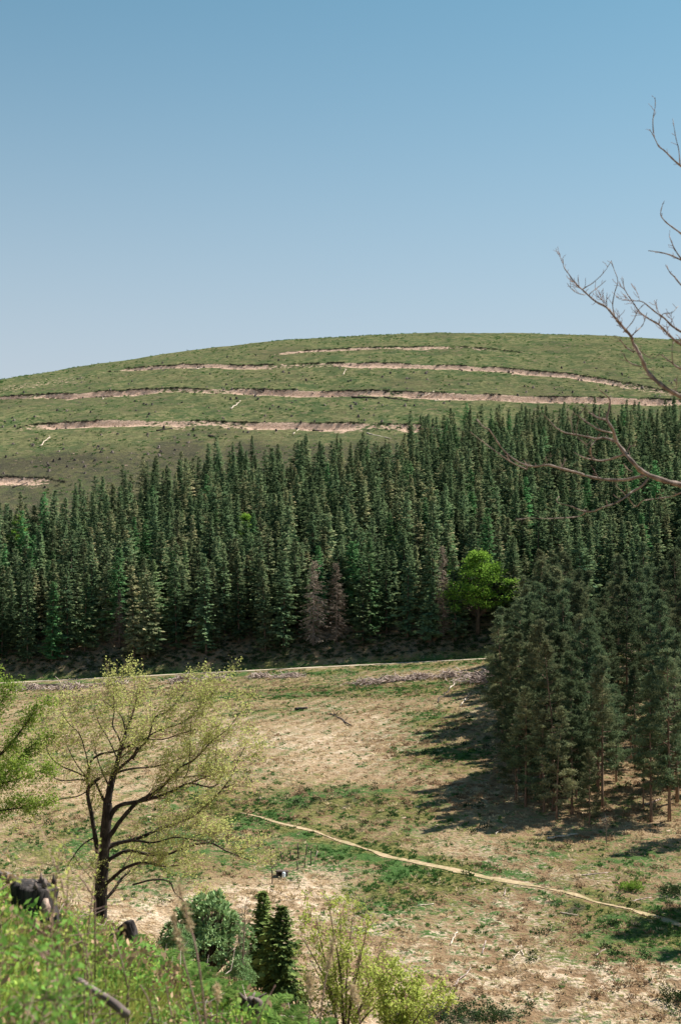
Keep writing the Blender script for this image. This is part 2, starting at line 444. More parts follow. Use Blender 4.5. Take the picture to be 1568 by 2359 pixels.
def ground_material():
    m, nt, out = new_mat('hillside_ground')
    geo = nd(nt, 'ShaderNodeNewGeometry'); pos = geo.outputs['Position']
    a1 = nd(nt, 'ShaderNodeAttribute', attribute_name='soilgreenheathshade')
    sp = nd(nt, 'ShaderNodeSeparateColor'); nt.links.new(a1.outputs['Color'], sp.inputs[0])
    a2 = nd(nt, 'ShaderNodeAttribute', attribute_name='palebrownhill')
    sq = nd(nt, 'ShaderNodeSeparateColor'); nt.links.new(a2.outputs['Color'], sq.inputs[0])
    soil, green, heath_shade = sp.outputs[0], sp.outputs[1], sp.outputs[2]
    pale, brown, hill = sq.outputs[0], sq.outputs[1], sq.outputs[2]
    n_s = noise(nt, 2.6, 3, 0.7)            # tufts
    n_m = noise(nt, 0.55, 4, 0.65)          # patches
    n_l = noise(nt, 0.16, 3, 0.65)
    n_f = noise(nt, 7.0, 2, 0.7)
    dry = mixc(nt, rng_map(nt, n_s, 0.40, 0.60), (0.255, 0.170, 0.088), (0.530, 0.390, 0.255))
    dry = mixc(nt, mth(nt, 'MULTIPLY', rng_map(nt, n_m, 0.42, 0.62), pale), dry, (0.70, 0.545, 0.405))
    dry = mixc(nt, mth(nt, 'MULTIPLY', rng_map(nt, n_m, 0.58, 0.40), brown), dry, (0.245, 0.158, 0.092))
    grn = mixc(nt, rng_map(nt, n_s, 0.40, 0.60), (0.070, 0.085, 0.024), (0.210, 0.195, 0.070))
    grn = mixc(nt, rng_map(nt, n_l, 0.44, 0.58, 0.0, 0.8), grn, (0.050, 0.130, 0.036))
    gf = mth(nt, 'ADD', mth(nt, 'MULTIPLY_ADD', n_m, 2.2, -1.1), mth(nt, 'MULTIPLY_ADD', n_s, 2.2, -1.1))
    gf = mth(nt, 'ADD', gf, green)
    c = mixc(nt, rng_map(nt, gf, 0.30, 0.80), dry, grn)
    hillg = mixc(nt, rng_map(nt, n_m, 0.42, 0.58), (0.100, 0.132, 0.052), (0.230, 0.225, 0.105))
    hillg = mixc(nt, rng_map(nt, n_l, 0.46, 0.60, 0, 0.7), hillg, (0.062, 0.110, 0.045))
    hillg = mixc(nt, rng_map(nt, noise(nt, 0.30, 4, 0.75), 0.55, 0.68, 0, 0.8), hillg, (0.30, 0.23, 0.14))
    hb = mth(nt, 'MULTIPLY', brown, rng_map(nt, n_m, 0.60, 0.42, 0, 0.5))
    hillg = mixc(nt, hb, hillg, (0.19, 0.145, 0.085))
    c = mixc(nt, hill, c, hillg)
    hf = mth(nt, 'ADD', mth(nt, 'MULTIPLY_ADD', n_m, 3.0, -1.6), heath_shade)
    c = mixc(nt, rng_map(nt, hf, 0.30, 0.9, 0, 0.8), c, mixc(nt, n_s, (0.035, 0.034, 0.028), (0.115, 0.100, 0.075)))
    sc = mixc(nt, rng_map(nt, n_s, 0.35, 0.65), (0.44, 0.28, 0.19), (0.76, 0.55, 0.42))
    sf = mth(nt, 'ADD', mth(nt, 'MULTIPLY_ADD', n_m, 2.2, -1.15), soil)
    c = mixc(nt, rng_map(nt, sf, 0.30, 0.48), c, sc)
    # flecks: pale dead stalks and small dark gaps between the tufts
    c = mixc(nt, rng_map(nt, n_f, 0.62, 0.72, 0, 0.5), c, (0.52, 0.42, 0.30))
    c = mixc(nt, rng_map(nt, n_f, 0.40, 0.28, 0, 0.75), c, (0.040, 0.042, 0.020))
    b = nd(nt, 'ShaderNodeBsdfDiffuse'); b.inputs['Roughness'].default_value = 0.6
    nt.links.new(c, b.inputs[0])
    bp = nd(nt, 'ShaderNodeBump'); bp.inputs['Strength'].default_value = 0.85; bp.inputs['Distance'].default_value = 0.35
    hsum = mth(nt, 'ADD', n_s, mth(nt, 'MULTIPLY', n_m, 1.6))
    nt.links.new(hsum, bp.inputs['Height']); nt.links.new(bp.outputs[0], b.inputs['Normal'])
    nt.links.new(b.outputs[0], out.inputs[0])
    return m
M['ground'] = ground_material()

def track_material(name, a, b_, g0=0.6, g1=0.72, ga=0.5):
    m, nt, out = new_mat(name)
    c = mixc(nt, rng_map(nt, noise(nt, 3.0, 5, 0.7), 0.3, 0.7), a, b_)
    c = mixc(nt, rng_map(nt, noise(nt, 0.9, 4, 0.7), g0, g1, 0, ga), c, (0.20, 0.185, 0.085))
    d = nd(nt, 'ShaderNodeBsdfDiffuse'); nt.links.new(c, d.inputs[0])
    bp = nd(nt, 'ShaderNodeBump'); bp.inputs['Strength'].default_value = 0.4; bp.inputs['Distance'].default_value = 0.06
    nt.links.new(noise(nt, 6.0, 4, 0.7), bp.inputs['Height']); nt.links.new(bp.outputs[0], d.inputs['Normal'])
    nt.links.new(d.outputs[0], out.inputs[0])
    return m
M['road'] = track_material('gravel_road', (0.30, 0.25, 0.18), (0.42, 0.36, 0.27))
M['path'] = track_material('trodden_path', (0.27, 0.20, 0.12), (0.42, 0.325, 0.21), 0.46, 0.64, 0.8)

# ------------------------------------------------------------------ the land
# patches of the field: sheet position, radii in metres (along x, along y), green, pale, brown, heath
PATCH = []
for a, b, rx, ry, g, p, br, he in [
    (700, 1600, 22, 9, .30, -.3, .5, .0), (980, 1590, 16, 9, .38, -.3, .5, 0), (300, 1600, 26, 9, .15, -.3, .6, .1), (1080, 1570, 9, 7, .1, .1, .5, 0),
    (620, 1640, 6, 6, .5, 0, 0, 0), (800, 1680, 20, 16, -.15, .6, 0, 0), (700, 1740, 18, 12, -.2, .7, -.2, 0), (930, 1700, 10, 10, .05, .4, .3, 0),
    (1000, 1660, 6, 10, .45, 0, .3, 0), (1000, 1740, 6, 8, .5, 0, .3, 0), (790, 1850, 12, 7, .25, -.5, .9, .25), (900, 1830, 8, 6, .2, -.2, .7, .1), (640, 1850, 9, 6, .25, -.3, .6, .15),
    (950, 1870, 5, 5, .4, 0, .2, 0), (120, 1950, 14, 16, .12, -.1, .1, 0), (420, 1950, 10, 10, .2, .1, .1, 0),
    (1200, 1950, 9, 5, .12, .2, .3, 0), (1400, 1980, 14, 6, .15, .25, .2, 0), (1250, 1990, 8, 4, .2, .1, .3, 0),
    (1000, 2010, 4, 3, .75, -.3, .2, .15), (790, 1965, 4, 3, .55, -.3, .4, 0), (690, 1980, 5, 4, .1, .5, .3, 0), (750, 2060, 4, 5, -.2, .8, 0, 0), (560, 2080, 4, 6, -.25, .8, .3, 0),
    (870, 2070, 4, 4, .55, 0, .2, 0), (960, 2050, 5, 4, .4, .1, .2, 0), (1060, 2060, 4, 5, .1, .8, 0, 0), (1200, 2080, 4, 8, -.1, .9, .1, 0), (1130, 2110, 7, 6, .1, .5, .3, 0),
    (1310, 2095, 3, 3, .3, -.2, .5, .5), (1400, 2140, 7, 8, .25, -.2, .7, .1), (1500, 2130, 6, 7, .3, -.2, .6, .2), (950, 2170, 6, 6, .05, .6, .2, 0), (1080, 2190, 6, 6, .2, .3, .3, 0),
    (1200, 2200, 4, 5, -.1, .4, .9, .1), (1010, 2260, 5, 4, .25, 0, .3, 0), (1240, 2260, 7, 4, -.1, .6, .4, 0), (1380, 2215, 6, 3, .3, 0, .2, 0), (1450, 2235, 8, 2, -.3, .9, 0, 0),
    (1480, 2290, 6, 3, -.1, .8, .1, 0), (1330, 2290, 5, 3, .3, 0, .4, 0), (1060, 2340, 8, 1.6, .4, -.5, .5, .9), (880, 2290, 3, 3, -.1, .3, .6, 0), (1520, 2180, 5, 4, .35, 0, .3, .1), (1330, 1800, 16, 22, -.1, -.7, .9, .15), (1450, 1700, 22, 40, -.1, -.7, .9, .15)]:
    x, y = hitd(a, b, 80)
    PATCH.append((x, y, rx, ry, g, p, br, he))

def land_masks(x, y):
    soil, lip = terr_all(x, y)[1:]
    yw = warp(x, y)[0]
    low = (fbm(x / 14, y / 14, 51, 4) - 0.5)
    rows = np.sin((x * 0.93 - y * 0.37) * 2 * math.pi / 2.6 + 2.5 * fbm(x / 20, y / 20, 57, 2)) * sstep(120, 150, y)
    green = 0.42 + low * 0.6 - 0.10 * rows
    pale = 0.34 + (fbm(x / 9, y / 9, 61, 3) - 0.5) * 1.5 + 0.16 * rows
    brown = 0.30 + (fbm(x / 11, y / 11, 71, 3) - 0.5) * 1.6 + sstep(345, 400, y) * (fbm(x / 40, y / 26, 77, 3) - 0.45) * 2.0
    heath_shade = np.zeros_like(x)
    for px, py, rx, ry, g, p, br, he in PATCH:
        w = np.exp(-(((x - px) / rx) ** 2 + ((y - py) / ry) ** 2))
        green, pale, brown, heath_shade = green + 0.8 * g * w, pale + 0.7 * p * w, brown + br * w, heath_shade + he * w
    nearf = (1 - sstep(108, 140, y)) * sstep(70, 90, y)
    pale, green = pale + 0.45 * nearf, green - 0.17 * nearf
    # verges of the road and the path
    green = green + 0.45 * np.exp(-((yw - 274.5) / 4.5) ** 2) + 0.5 * np.exp(-((yw - 286) / 3.0) ** 2)
    dp = dist_poly(x, y, PATH)
    green = green + 0.35 * np.exp(-((dp - 1.6) / 1.1) ** 2)
    # forest floor and road bank, brown, with their shade painted into the ground
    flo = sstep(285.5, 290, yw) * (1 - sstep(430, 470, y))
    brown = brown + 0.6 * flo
    heath_shade = heath_shade + 0.75 * flo
    hill = sstep(345, 400, y)
    hd = fbm(x / 24, y / 30, 81, 4)
    heath_shade = heath_shade + hill * (0.5 * sstep(0.5, 0.66, hd) + 0.9 * lip)
    # dry pale shoulder and dark burn to the left of the hill
    gx, gy = hitd(60, 890, 330)
    soil = np.maximum(soil, 0.30 * np.exp(-(((x - gx) / 30) ** 2 + ((y - gy) / 18) ** 2)))
    gx, gy = hitd(90, 1065, 330)
    heath_shade = heath_shade + 0.45 * np.exp(-(((x - gx) / 24) ** 2 + ((y - gy) / 7) ** 2))
    near = 1 - sstep(45, 80, y)
    green, brown, heath_shade = green - near * 0.1, brown + near * 0.6, heath_shade + near * 0.30
    return np.clip(soil, 0, 1), np.clip(green, 0, 1.2), np.clip(heath_shade, 0, 1), np.clip(pale, 0, 1), np.clip(brown, 0, 1), hill

def build_land():
    yy = np.concatenate([np.arange(-40, 4, 2.0), np.arange(4, 60, 0.4), np.arange(60, 92, 0.8), np.arange(92, 190, 0.42), np.arange(190, 300, 0.55), np.arange(300, 372, 2.0),
                         np.arange(372, 600, 0.5), np.arange(600, 720, 0.8), np.arange(720, 1000, 14.0), np.array([1100, 1300, 1600, 2200, 3200, 5000, 7500])])
    tt = np.linspace(-1, 1, 361)
    tt = 0.75 * tt + 0.25 * tt ** 3
    X = tt[None, :] * (16 + 0.46 * np.maximum(yy, 0))[:, None] * np.where(yy > 1000, 1 + (yy - 1000) / 1500, 1)[:, None]
    Y = np.repeat(yy[:, None], len(tt), 1)
    Z = H(X, Y)
    Z = Z + (vnoise(X / 0.55, Y / 0.55, 91) - 0.5) * 0.16 * (1 - np.exp(-((warp(X, Y)[0] - 282) / 6) ** 2)) * np.minimum(1, sstep(0, 1.6, dist_poly(X, Y, PATH)))
    ny, nx = X.shape
    i = np.arange(ny - 1)[:, None] * nx; j = np.arange(nx - 1)[None, :]
    F = np.stack([i + j, i + j + 1, i + nx + j + 1, i + nx + j], -1).reshape(-1, 4)
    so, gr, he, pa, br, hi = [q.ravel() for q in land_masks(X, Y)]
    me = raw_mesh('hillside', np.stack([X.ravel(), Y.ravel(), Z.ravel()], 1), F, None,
                  {'soilgreenheathshade': np.stack([so, gr, he], 1), 'palebrownhill': np.stack([pa, br, hi], 1)}, M['ground'], True)
    o = link_mesh('hillside', me)
    tag(o, 'grassy hillside with terraces, falling to a dry field in the valley', None, None, 'structure')
build_land()

def strip(name, pts, width, mat, lift, jag, label, taper=0.0):
    P = []
    for (ax, ay), (bx, by) in zip(pts[:-1], pts[1:]):
        n = max(2, int(math.hypot(bx - ax, by - ay) / 0.5))
        for k in range(n):
            P.append((ax + (bx - ax) * k / n, ay + (by - ay) * k / n))
    P = np.array(P)
    k = np.ones(9) / 9
    P = np.stack([np.convolve(np.pad(P[:, c], 4, 'edge'), k, 'valid') for c in (0, 1)], 1)
    T = unit(np.gradient(P, axis=0)); N = np.stack([-T[:, 1], T[:, 0]], 1)
    s = np.arange(len(P)) * 0.5
    cols = []
    for q in np.linspace(-1, 1, 7):
        w = width / 2 * q * (sstep(-2, taper, s) * (0.55 + 0.9 * fbm(s / 7, s * 0, 19, 3)) if taper else 1.0)
        if abs(q) > 0.9: w = w + np.sign(q) * (fbm(s / 2.5, s * 0 + 5 * q, 13, 3) - 0.5) * jag
        cols.append(P + N * np.reshape(w * np.ones(len(P)), (-1, 1)))
    G = np.stack(cols, 1)
    Z = H(G[:, :, 0], G[:, :, 1]) + lift
    Z[:, 1:-1] = np.minimum(Z[:, 1:-1], Z[:, 1:-1]) 
    V = np.concatenate([G, Z[:, :, None]], 2).reshape(-1, 3)
    n = len(P); i = np.arange(n - 1)[:, None] * 7; j = np.arange(6)[None, :]
    F = np.stack([i + j, i + 7 + j, i + 8 + j, i + j + 1], -1).reshape(-1, 4)
    o = link_mesh(name, raw_mesh(name, V, F, None, None, mat, True))
    tag(o, label, None, None, 'structure')
ROADX = np.linspace(-150, 150, 61)
strip('road', [(x, 281.2 + RS * x) for x in ROADX], 2.5, M['road'], 0.06, 1.0, 'pale gravel forest road below the spruce plantation')
strip('path', [tuple(p) for p in PATH[1:]], 0.50, M['path'], 0.04, 0.95, 'narrow trodden path crossing the dry field', 14.0)

# ------------------------------------------------------------------ trees: makers
def spruce_mesh(seed, h=22.0, R=3.2, base=0.06, dead=False, rows=38, per=8, mat='spruce', fine=1.0):
    """crown of one spruce: whorls of drooping boughs carrying flat sprays"""
    rs = np.random.default_rng(seed)
    mb = MB()
    t = base + (1 - base) * (np.linspace(0, 1, rows) ** 0.92)
    nb = rows * per
    T = np.clip(np.repeat(t, per) + rs.normal(0, 0.028, nb), base * 0.6, 0.985)
    az = rs.random(nb) * 2 * math.pi
    lop = 1 + 0.20 * np.cos(az - rs.random() * 6.28) + 0.16 * np.cos(2 * az + T * 9 + seed) + 0.14 * np.sin(T * 31 + az + seed * 1.7)
    L = R * np.clip(1 - T, 0.01, 1) ** (0.58 + 0.36 * ((seed * 0.37) % 1.0)) * (1 - np.exp(-(T - base * 0.5) * 16)) * lop * rs.uniform(0.45, 1.2, nb) + 0.2
    z0 = T * h
    out = np.stack([np.cos(az), np.sin(az), np.zeros(nb)], 1)
    side = np.stack([-np.sin(az), np.cos(az), np.zeros(nb)], 1)
    d1 = np.interp(T, [0, 0.5, 0.85, 1.0], [-0.62, -0.42, 0.10, 0.9])
    d2 = np.interp(T, [0, 0.5, 0.85, 1.0], [0.32, 0.20, 0.10, 0.0])
    def at(s):
        return out * (L * s)[:, None] + np.array([0, 0, 1.0]) * (z0 + L * (d1 * s + d2 * s * s))[:, None]
    st = [0.22, 0.38, 0.52, 0.65, 0.78, 0.9]
    for s in st:
        P = at(np.full(nb, s) + rs.normal(0, 0.03, nb))
        for sg in (-1, 1):
            if dead and rs.random() < 0.25: continue
            tw = (0.24 * L * (1.12 - s * 0.75) + 0.20) * rs.uniform(0.7, 1.3, nb)
            D = unit(out * rs.uniform(0.35, 0.9, nb)[:, None] + side * sg * rs.uniform(0.5, 1.0, nb)[:, None]
                     + np.array([0, 0, 1.0]) * (d1 * 0.5 - rs.uniform(0.15, 0.75, nb))[:, None])
            N = unit(np.array([0, 0, 1.0]) + 0.55 * rs.normal(size=(nb, 3)) + 0.35 * out)
            Sd = unit(np.cross(D, N))
            wd = tw * (0.07 if dead else 0.40) + (0.02 if dead else 0.10)
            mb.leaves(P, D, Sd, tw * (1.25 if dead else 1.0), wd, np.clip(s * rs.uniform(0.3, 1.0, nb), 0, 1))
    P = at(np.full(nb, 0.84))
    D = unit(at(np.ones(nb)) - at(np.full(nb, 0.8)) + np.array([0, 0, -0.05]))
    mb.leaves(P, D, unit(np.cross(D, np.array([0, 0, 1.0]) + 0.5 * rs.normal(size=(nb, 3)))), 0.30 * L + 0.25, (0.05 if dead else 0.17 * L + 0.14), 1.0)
    # bough wood
    sel = np.arange(nb) if dead else np.arange(0, nb, 3)
    P0, P1 = at(np.zeros(nb))[sel], at(np.full(nb, 0.95))[sel]
    Dd = unit(P1 - P0)
    for up in ((0, 0, 1.0), (0.6, 0.5, 0.1)):
        mb.leaves(P0, Dd, unit(np.cross(Dd, np.array(up))), np.linalg.norm(P1 - P0, axis=1), 0.10 if dead else 0.06, 0.3)
    # leader
    n = 26
    q = rs.random(n); a = rs.random(n) * 6.28
    P = np.stack([0 * q, 0 * q, h * (0.955 + 0.045 * q)], 1)
    D = unit(np.stack([np.cos(a), np.sin(a), 0.7 + 0 * a], 1))
    mb.leaves(P, D, ortho(D), 0.30, 0.02 if dead else 0.10, 1.0)
    return mb.mesh(('dead_' if dead else '') + 'spruce_crown', M['dead_spruce' if dead else mat])

def cone_trunk(name, h, r, mat, lean=0.0, seed=0, sides=6, top=0.97):
    rs = np.random.default_rng(seed)
    n = 9
    zz = np.linspace(-0.6, h * top, n)
    w = np.cumsum(rs.normal(0, lean, (n, 2)), 0) * np.linspace(0, 1, n)[:, None]
    mb = MB()
    rad = r * np.clip(1 - zz / h, 0.03, 1) ** 0.8
    rad[0] *= 1.35
    mb.tube(np.stack([w[:, 0], w[:, 1], zz], 1), rad, sides, rough=0.06)
    return mb.mesh(name, mat, True), w, zz

def pine_meshes(seed, h=21.0, low=0.42, R=2.6, dens=1.0):
    rs = np.random.default_rng(seed)
    tr, w, zz = cone_trunk('pine_trunk', h, 0.21, M['pine_bark'], 0.10, seed, 7)
    mb, wood = MB(), MB()
    nb = int(64 * dens)
    for k in range(nb):
        t = low + (1 - low) * ((k + rs.random()) / nb) ** 0.85
        t = min(t, 0.985)
        q = (t - low) / (1 - low)
        Lb = R * np.interp(q, [0, 0.18, 0.5, 0.8, 1.0], [0.85, 1.15, 0.86, 0.45, 0.08]) * rs.uniform(0.5, 1.2)
        az = rs.random() * 6.283
        up = np.interp(q, [0, 0.6, 1], [-0.05, 0.35, 0.9]) + rs.normal(0, 0.15)
        c = np.array([np.interp(t * h, zz, w[:, 0]), np.interp(t * h, zz, w[:, 1]), t * h])
        o = np.array([math.cos(az), math.sin(az), 0])
        e = c + o * Lb + np.array([0, 0, up * Lb])
        mid = (c + e) / 2 + np.array([0, 0, -0.12 * Lb])
        wood.tube([c, mid, e], [0.055, 0.04, 0.015], 3, cap=False)
        nc = 2 + int(Lb * 1.1)
        for j in range(nc):
            f = 0.45 + 0.55 * (j + 1) / nc
            p = c + (e - c) * f + rs.normal(0, 0.22, 3)
            n = int(48 * dens * rs.uniform(0.6, 1.3))
            cr = rs.uniform(0.42, 0.75) * (0.45 + 0.55 * min(1.0, Lb / R))
            off = unit(rs.normal(size=(n, 3))) * (rs.random(n) ** 0.5)[:, None] * np.array([cr * 1.15, cr * 1.15, cr * 0.34])
            P = p + off
            D = unit(off + np.array([0, 0, 0.35]) + 0.4 * rs.normal(size=(n, 3)))
            mb.leaves(P, D, ortho(D), rs.uniform(0.28, 0.55, n), rs.uniform(0.09, 0.17, n), np.clip(0.35 + 1.2 * off[:, 2] / cr, 0, 1))  # clump tops painted paler and undersides darker, like light from above
    # dead snags on the bare bole
    for k in range(10):
        z = h * rs.uniform(0.12, low + 0.05); az = rs.random() * 6.283; Lb = rs.uniform(0.3, 1.3)
        c = np.array([np.interp(z, zz, w[:, 0]), np.interp(z, zz, w[:, 1]), z])
        wood.tube([c, c + np.array([math.cos(az) * Lb, math.sin(az) * Lb, rs.uniform(-0.25, 0.3)])], [0.035, 0.012], 3, cap=False)
    return tr, wood.mesh('pine_boughs', M['pine_bark']), mb.mesh('pine_crown', M['pine'])

def place(name, parts, loc, rz, sc, label, cat, group=None):
    r = tag(empty(name, loc, rz, sc), label, cat, group)
    first = None
    for nm, me in parts:
        o = link_mesh(nm, me, first if nm == 'boughs' else r)
        first = first or o
    return r

def in_frame(x, y, z, mx=0, my=0):
    u = 340 + F_PX * x / y; v = HOR - F_PX * z / y
    return (-mx < u < 680 + mx) and (-my < v < 1024 + my)

ORD = ['first', 'second', 'third', 'fourth', 'fifth', 'sixth', 'seventh', 'eighth', 'ninth', 'tenth', 'eleventh', 'twelfth', 'thirteenth', 'fourteenth', 'fifteenth',
       'sixteenth', 'seventeenth', 'eighteenth', 'nineteenth', 'twentieth', 'twenty-first', 'twenty-second', 'twenty-third', 'twenty-fourth', 'twenty-fifth', 'twenty-sixth',
       'twenty-seventh', 'twenty-eighth', 'twenty-ninth', 'thirtieth', 'thirty-first', 'thirty-second', 'thirty-third', 'thirty-fourth', 'thirty-fifth', 'thirty-sixth']
def number_labels(objs, key, fmt):
    objs = sorted(objs, key=key)
    for k, o in enumerate(objs):
        if k < len(ORD): o['label'] = fmt % ORD[k]
# ------------------------------------------------------------------ spruce plantation above the road
SPRUCE = []
for k in range(14):
    hh = [19, 20, 18, 21, 19, 20, 18, 21, 17, 19, 20, 18, 16, 21][k]
    me = spruce_mesh(100 + k, hh, [3.7, 3.4, 4.1, 3.6, 3.2, 4.3, 3.8, 3.4, 4.0, 3.0, 4.2, 3.5, 3.9, 3.3][k], 0.04 + 0.03 * (k % 3), False, 34 + k % 5, 7 + k % 3)
    SPRUCE.append((me, cone_trunk('spruce_trunk', hh, 0.26, M['bark'], 0.02, k)[0], hh))
DEAD = [(spruce_mesh(300 + k, 15.5, 3.4, 0.06, True, 34, 8), cone_trunk('dead_trunk', 15.5, 0.17, M['pale_bark'], 0.02, 40 + k)[0], 15.5) for k in range(3)]

# upper edge of the wood: where its last trunks stand (sheet units)
EDGE = np.array([hitd(a, b, 330) for a, b in [(-500, 1370), (-200, 1335), (0, 1290), (100, 1248), (300, 1178), (420, 1138), (550, 1106), (700, 1112), (850, 1094), (925, 1084),
                                              (955, 1040), (1080, 1022), (1250, 1018), (1400, 1016), (1568, 1010), (1900, 1000), (2200, 1000)]])
EDGE = EDGE[np.argsort(EDGE[:, 0])]
rs = np.random.default_rng(5)
spots = []
sp = 4.7
dead_at = [hitd(a, b, 270) for a, b in [(722, 1490), (775, 1480), (275, 1495), (1020, 1470)]]
bt = hitd(1100, 1462, 270)
gap = [(bt[0], bt[1], 3.8), (bt[0], bt[1] - 4, 2.8)] + [(p[0], p[1], 2.6) for p in dead_at]
for iy in range(0, 62):
    for ix in range(-48, 49):
        x = (ix + 0.5 * (iy % 2)) * sp + rs.normal(0, 0.95)
        y = 270 + iy * sp * 0.88 + rs.normal(0, 0.95) + RS * x * 0.9 + 14
        if abs(x) > 0.31 * y: continue
        yw = float(warp(np.array(x), np.array(y))[0])
        if yw < 291.8 + 0.8 * math.sin(x * 0.21) + rs.normal(0, 0.5): continue
        ye = np.interp(x, EDGE[:, 0], EDGE[:, 1]) + 3 * math.sin(x * 0.35) + rs.normal(0, 1.8)
        if y > ye: continue
        if any(math.hypot(x - g[0], (y - g[1]) * 0.8) < g[2] for g in gap): continue
        spots.append((x, y, ye - y, yw - 291.8))
sc_rank = []
info = []
SZ = H(np.array([q[0] for q in spots]), np.array([q[1] for q in spots]))
for (x, y, de, df), z in zip(spots, SZ):
    z = float(z)
    big = np.interp(y, [290, 330, 400, 470], [0.96, 0.90, 0.72, 0.62]) * rs.choice([rs.uniform(0.74, 0.90), rs.uniform(0.88, 1.04), rs.uniform(1.0, 1.12)], p=[0.3, 0.5, 0.2])
    if de < 8: big *= rs.uniform(0.7, 1.0)
    info.append((x, y, z, big, de, df))
order = sorted(range(len(info)), key=lambda i: (0 if in_frame(info[i][0], info[i][1], info[i][2] + 14, 12, 200) else 1, info[i][1] - RS * info[i][0]))
single = order[:296]
rest = order[296:]
for i in single:
    x, y, z, big, de, df = info[i]
    k = int(rs.integers(0, len(SPRUCE)))
    cm, tm, hh = SPRUCE[k]
    wid_ = max(big, 0.74) * rs.uniform(0.85, 1.12)
    s = (wid_ * rs.uniform(0.92, 1.08), wid_, big)
    front = df < 4.5
    FRONT = globals().setdefault('FRONT_ROW', [])
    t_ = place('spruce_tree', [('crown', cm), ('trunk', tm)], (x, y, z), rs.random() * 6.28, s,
          'tall dark green spruce in the front row along the road bank' if front else 'dark green spruce deep in the plantation behind its front row',
          'spruce tree', 'spruces in the front row above the road' if front else 'spruces behind the front row of the plantation')
    t_.rotation_euler = (rs.normal(0, 0.025), rs.normal(0, 0.025), rs.random() * 6.28)
    if front and in_frame(x, y, z + 8): FRONT.append(t_)
    elif front: t_['label'] = 'road bank spruce at the very border of the picture'
number_labels(FRONT_ROW, lambda o: o.location.x / o.location.y, 'front-row spruce on the road bank, %s from the left')

def scatter(name, pts, rot, scl, meshes, label, cat, parts=None):
    """many small alike plants as one mass: points carrying copies of a few shapes"""
    src = bpy.data.collections.new(name + '_shapes')
    for me in meshes:
        if isinstance(me, (list, tuple)):
            raise ValueError
        src.objects.link(bpy.data.objects.new(name + '_shape', me))
    pm = bpy.data.meshes.new(name)
    pm.vertices.add(len(pts)); pm.vertices.foreach_set('co', np.asarray(pts, np.float32).ravel())
    a = pm.attributes.new('turn', 'FLOAT_VECTOR', 'POINT'); a.data.foreach_set('vector', np.asarray(rot, np.float32).ravel())
    b = pm.attributes.new('size', 'FLOAT_VECTOR', 'POINT'); b.data.foreach_set('vector', np.asarray(scl, np.float32).ravel())
    pm.update()
    for me in meshes[:1]: pm.materials.append(me.materials[0])
    ng = bpy.data.node_groups.new(name + '_scatter', 'GeometryNodeTree')
    ng.interface.new_socket('Geometry', in_out='INPUT', socket_type='NodeSocketGeometry')
    ng.interface.new_socket('Geometry', in_out='OUTPUT', socket_type='NodeSocketGeometry')
    gi, go = ng.nodes.new('NodeGroupInput'), ng.nodes.new('NodeGroupOutput')
    ci = ng.nodes.new('GeometryNodeCollectionInfo')
    ci.inputs['Collection'].default_value = src
    ci.inputs['Separate Children'].default_value = True
    ci.inputs['Reset Children'].default_value = True
    ip = ng.nodes.new('GeometryNodeInstanceOnPoints')
    ip.inputs['Pick Instance'].default_value = True
    for nm, sk in (('turn', 'Rotation'), ('size', 'Scale')):
        na = ng.nodes.new('GeometryNodeInputNamedAttribute'); na.data_type = 'FLOAT_VECTOR'
        na.inputs['Name'].default_value = nm
        ng.links.new(na.outputs[0], ip.inputs[sk])
    rv = ng.nodes.new('FunctionNodeRandomValue'); rv.data_type = 'INT'
    rv.inputs[4].default_value = 0; rv.inputs[5].default_value = len(meshes) - 1
    ng.links.new(rv.outputs[2], ip.inputs['Instance Index'])
    ng.links.new(gi.outputs[0], ip.inputs['Points'])
    ng.links.new(ci.outputs[0], ip.inputs['Instance'])
    ng.links.new(ip.outputs[0], go.inputs[0])
    o = link_mesh(name, pm)
    md = o.modifiers.new('scatter', 'NODES'); md.node_group = ng
    tag(o, label, cat, None, 'stuff')
    return o
P = np.array([(info[i][0], info[i][1], info[i][2]) for i in rest])
B = np.array([info[i][3] for i in rest])
scatter('spruce_wood', P, np.stack([rs.normal(0, 0.02, len(B)), rs.normal(0, 0.02, len(B)), rs.random(len(B)) * 6.28], 1),
        np.stack([np.maximum(B, 0.66) * rs.uniform(0.8, 1.1, len(B)), np.maximum(B, 0.66) * rs.uniform(0.8, 1.1, len(B)), B], 1), [s_[0] for s_ in SPRUCE],
        'mass of spruce tops higher up the plantation slope', 'spruce wood')
print('spruces', len(info), 'single', len(single))

for (x, y), k, s, lab in zip(dead_at, (0, 1, 2, 1), (1.12, 1.05, 0.8, 1.2),
                             ('dead pinkish brown spruce with bare twigs, fullest of the dead ones', 'dead brown spruce just right of the fullest dead one',
                              'small dead purplish spruce in the shade at the left of the front row', 'slim dead brown spruce beside the bright green broadleaf tree')):
    cm, tm, hh = DEAD[k]
    place('dead_spruce', [('twigs', cm), ('trunk', tm)], (x, y, Hs(x, y)), rs.random() * 6, (s * (0.75 if 'slim' in lab else 1), s * (0.75 if 'slim' in lab else 1), s), lab, 'dead spruce')

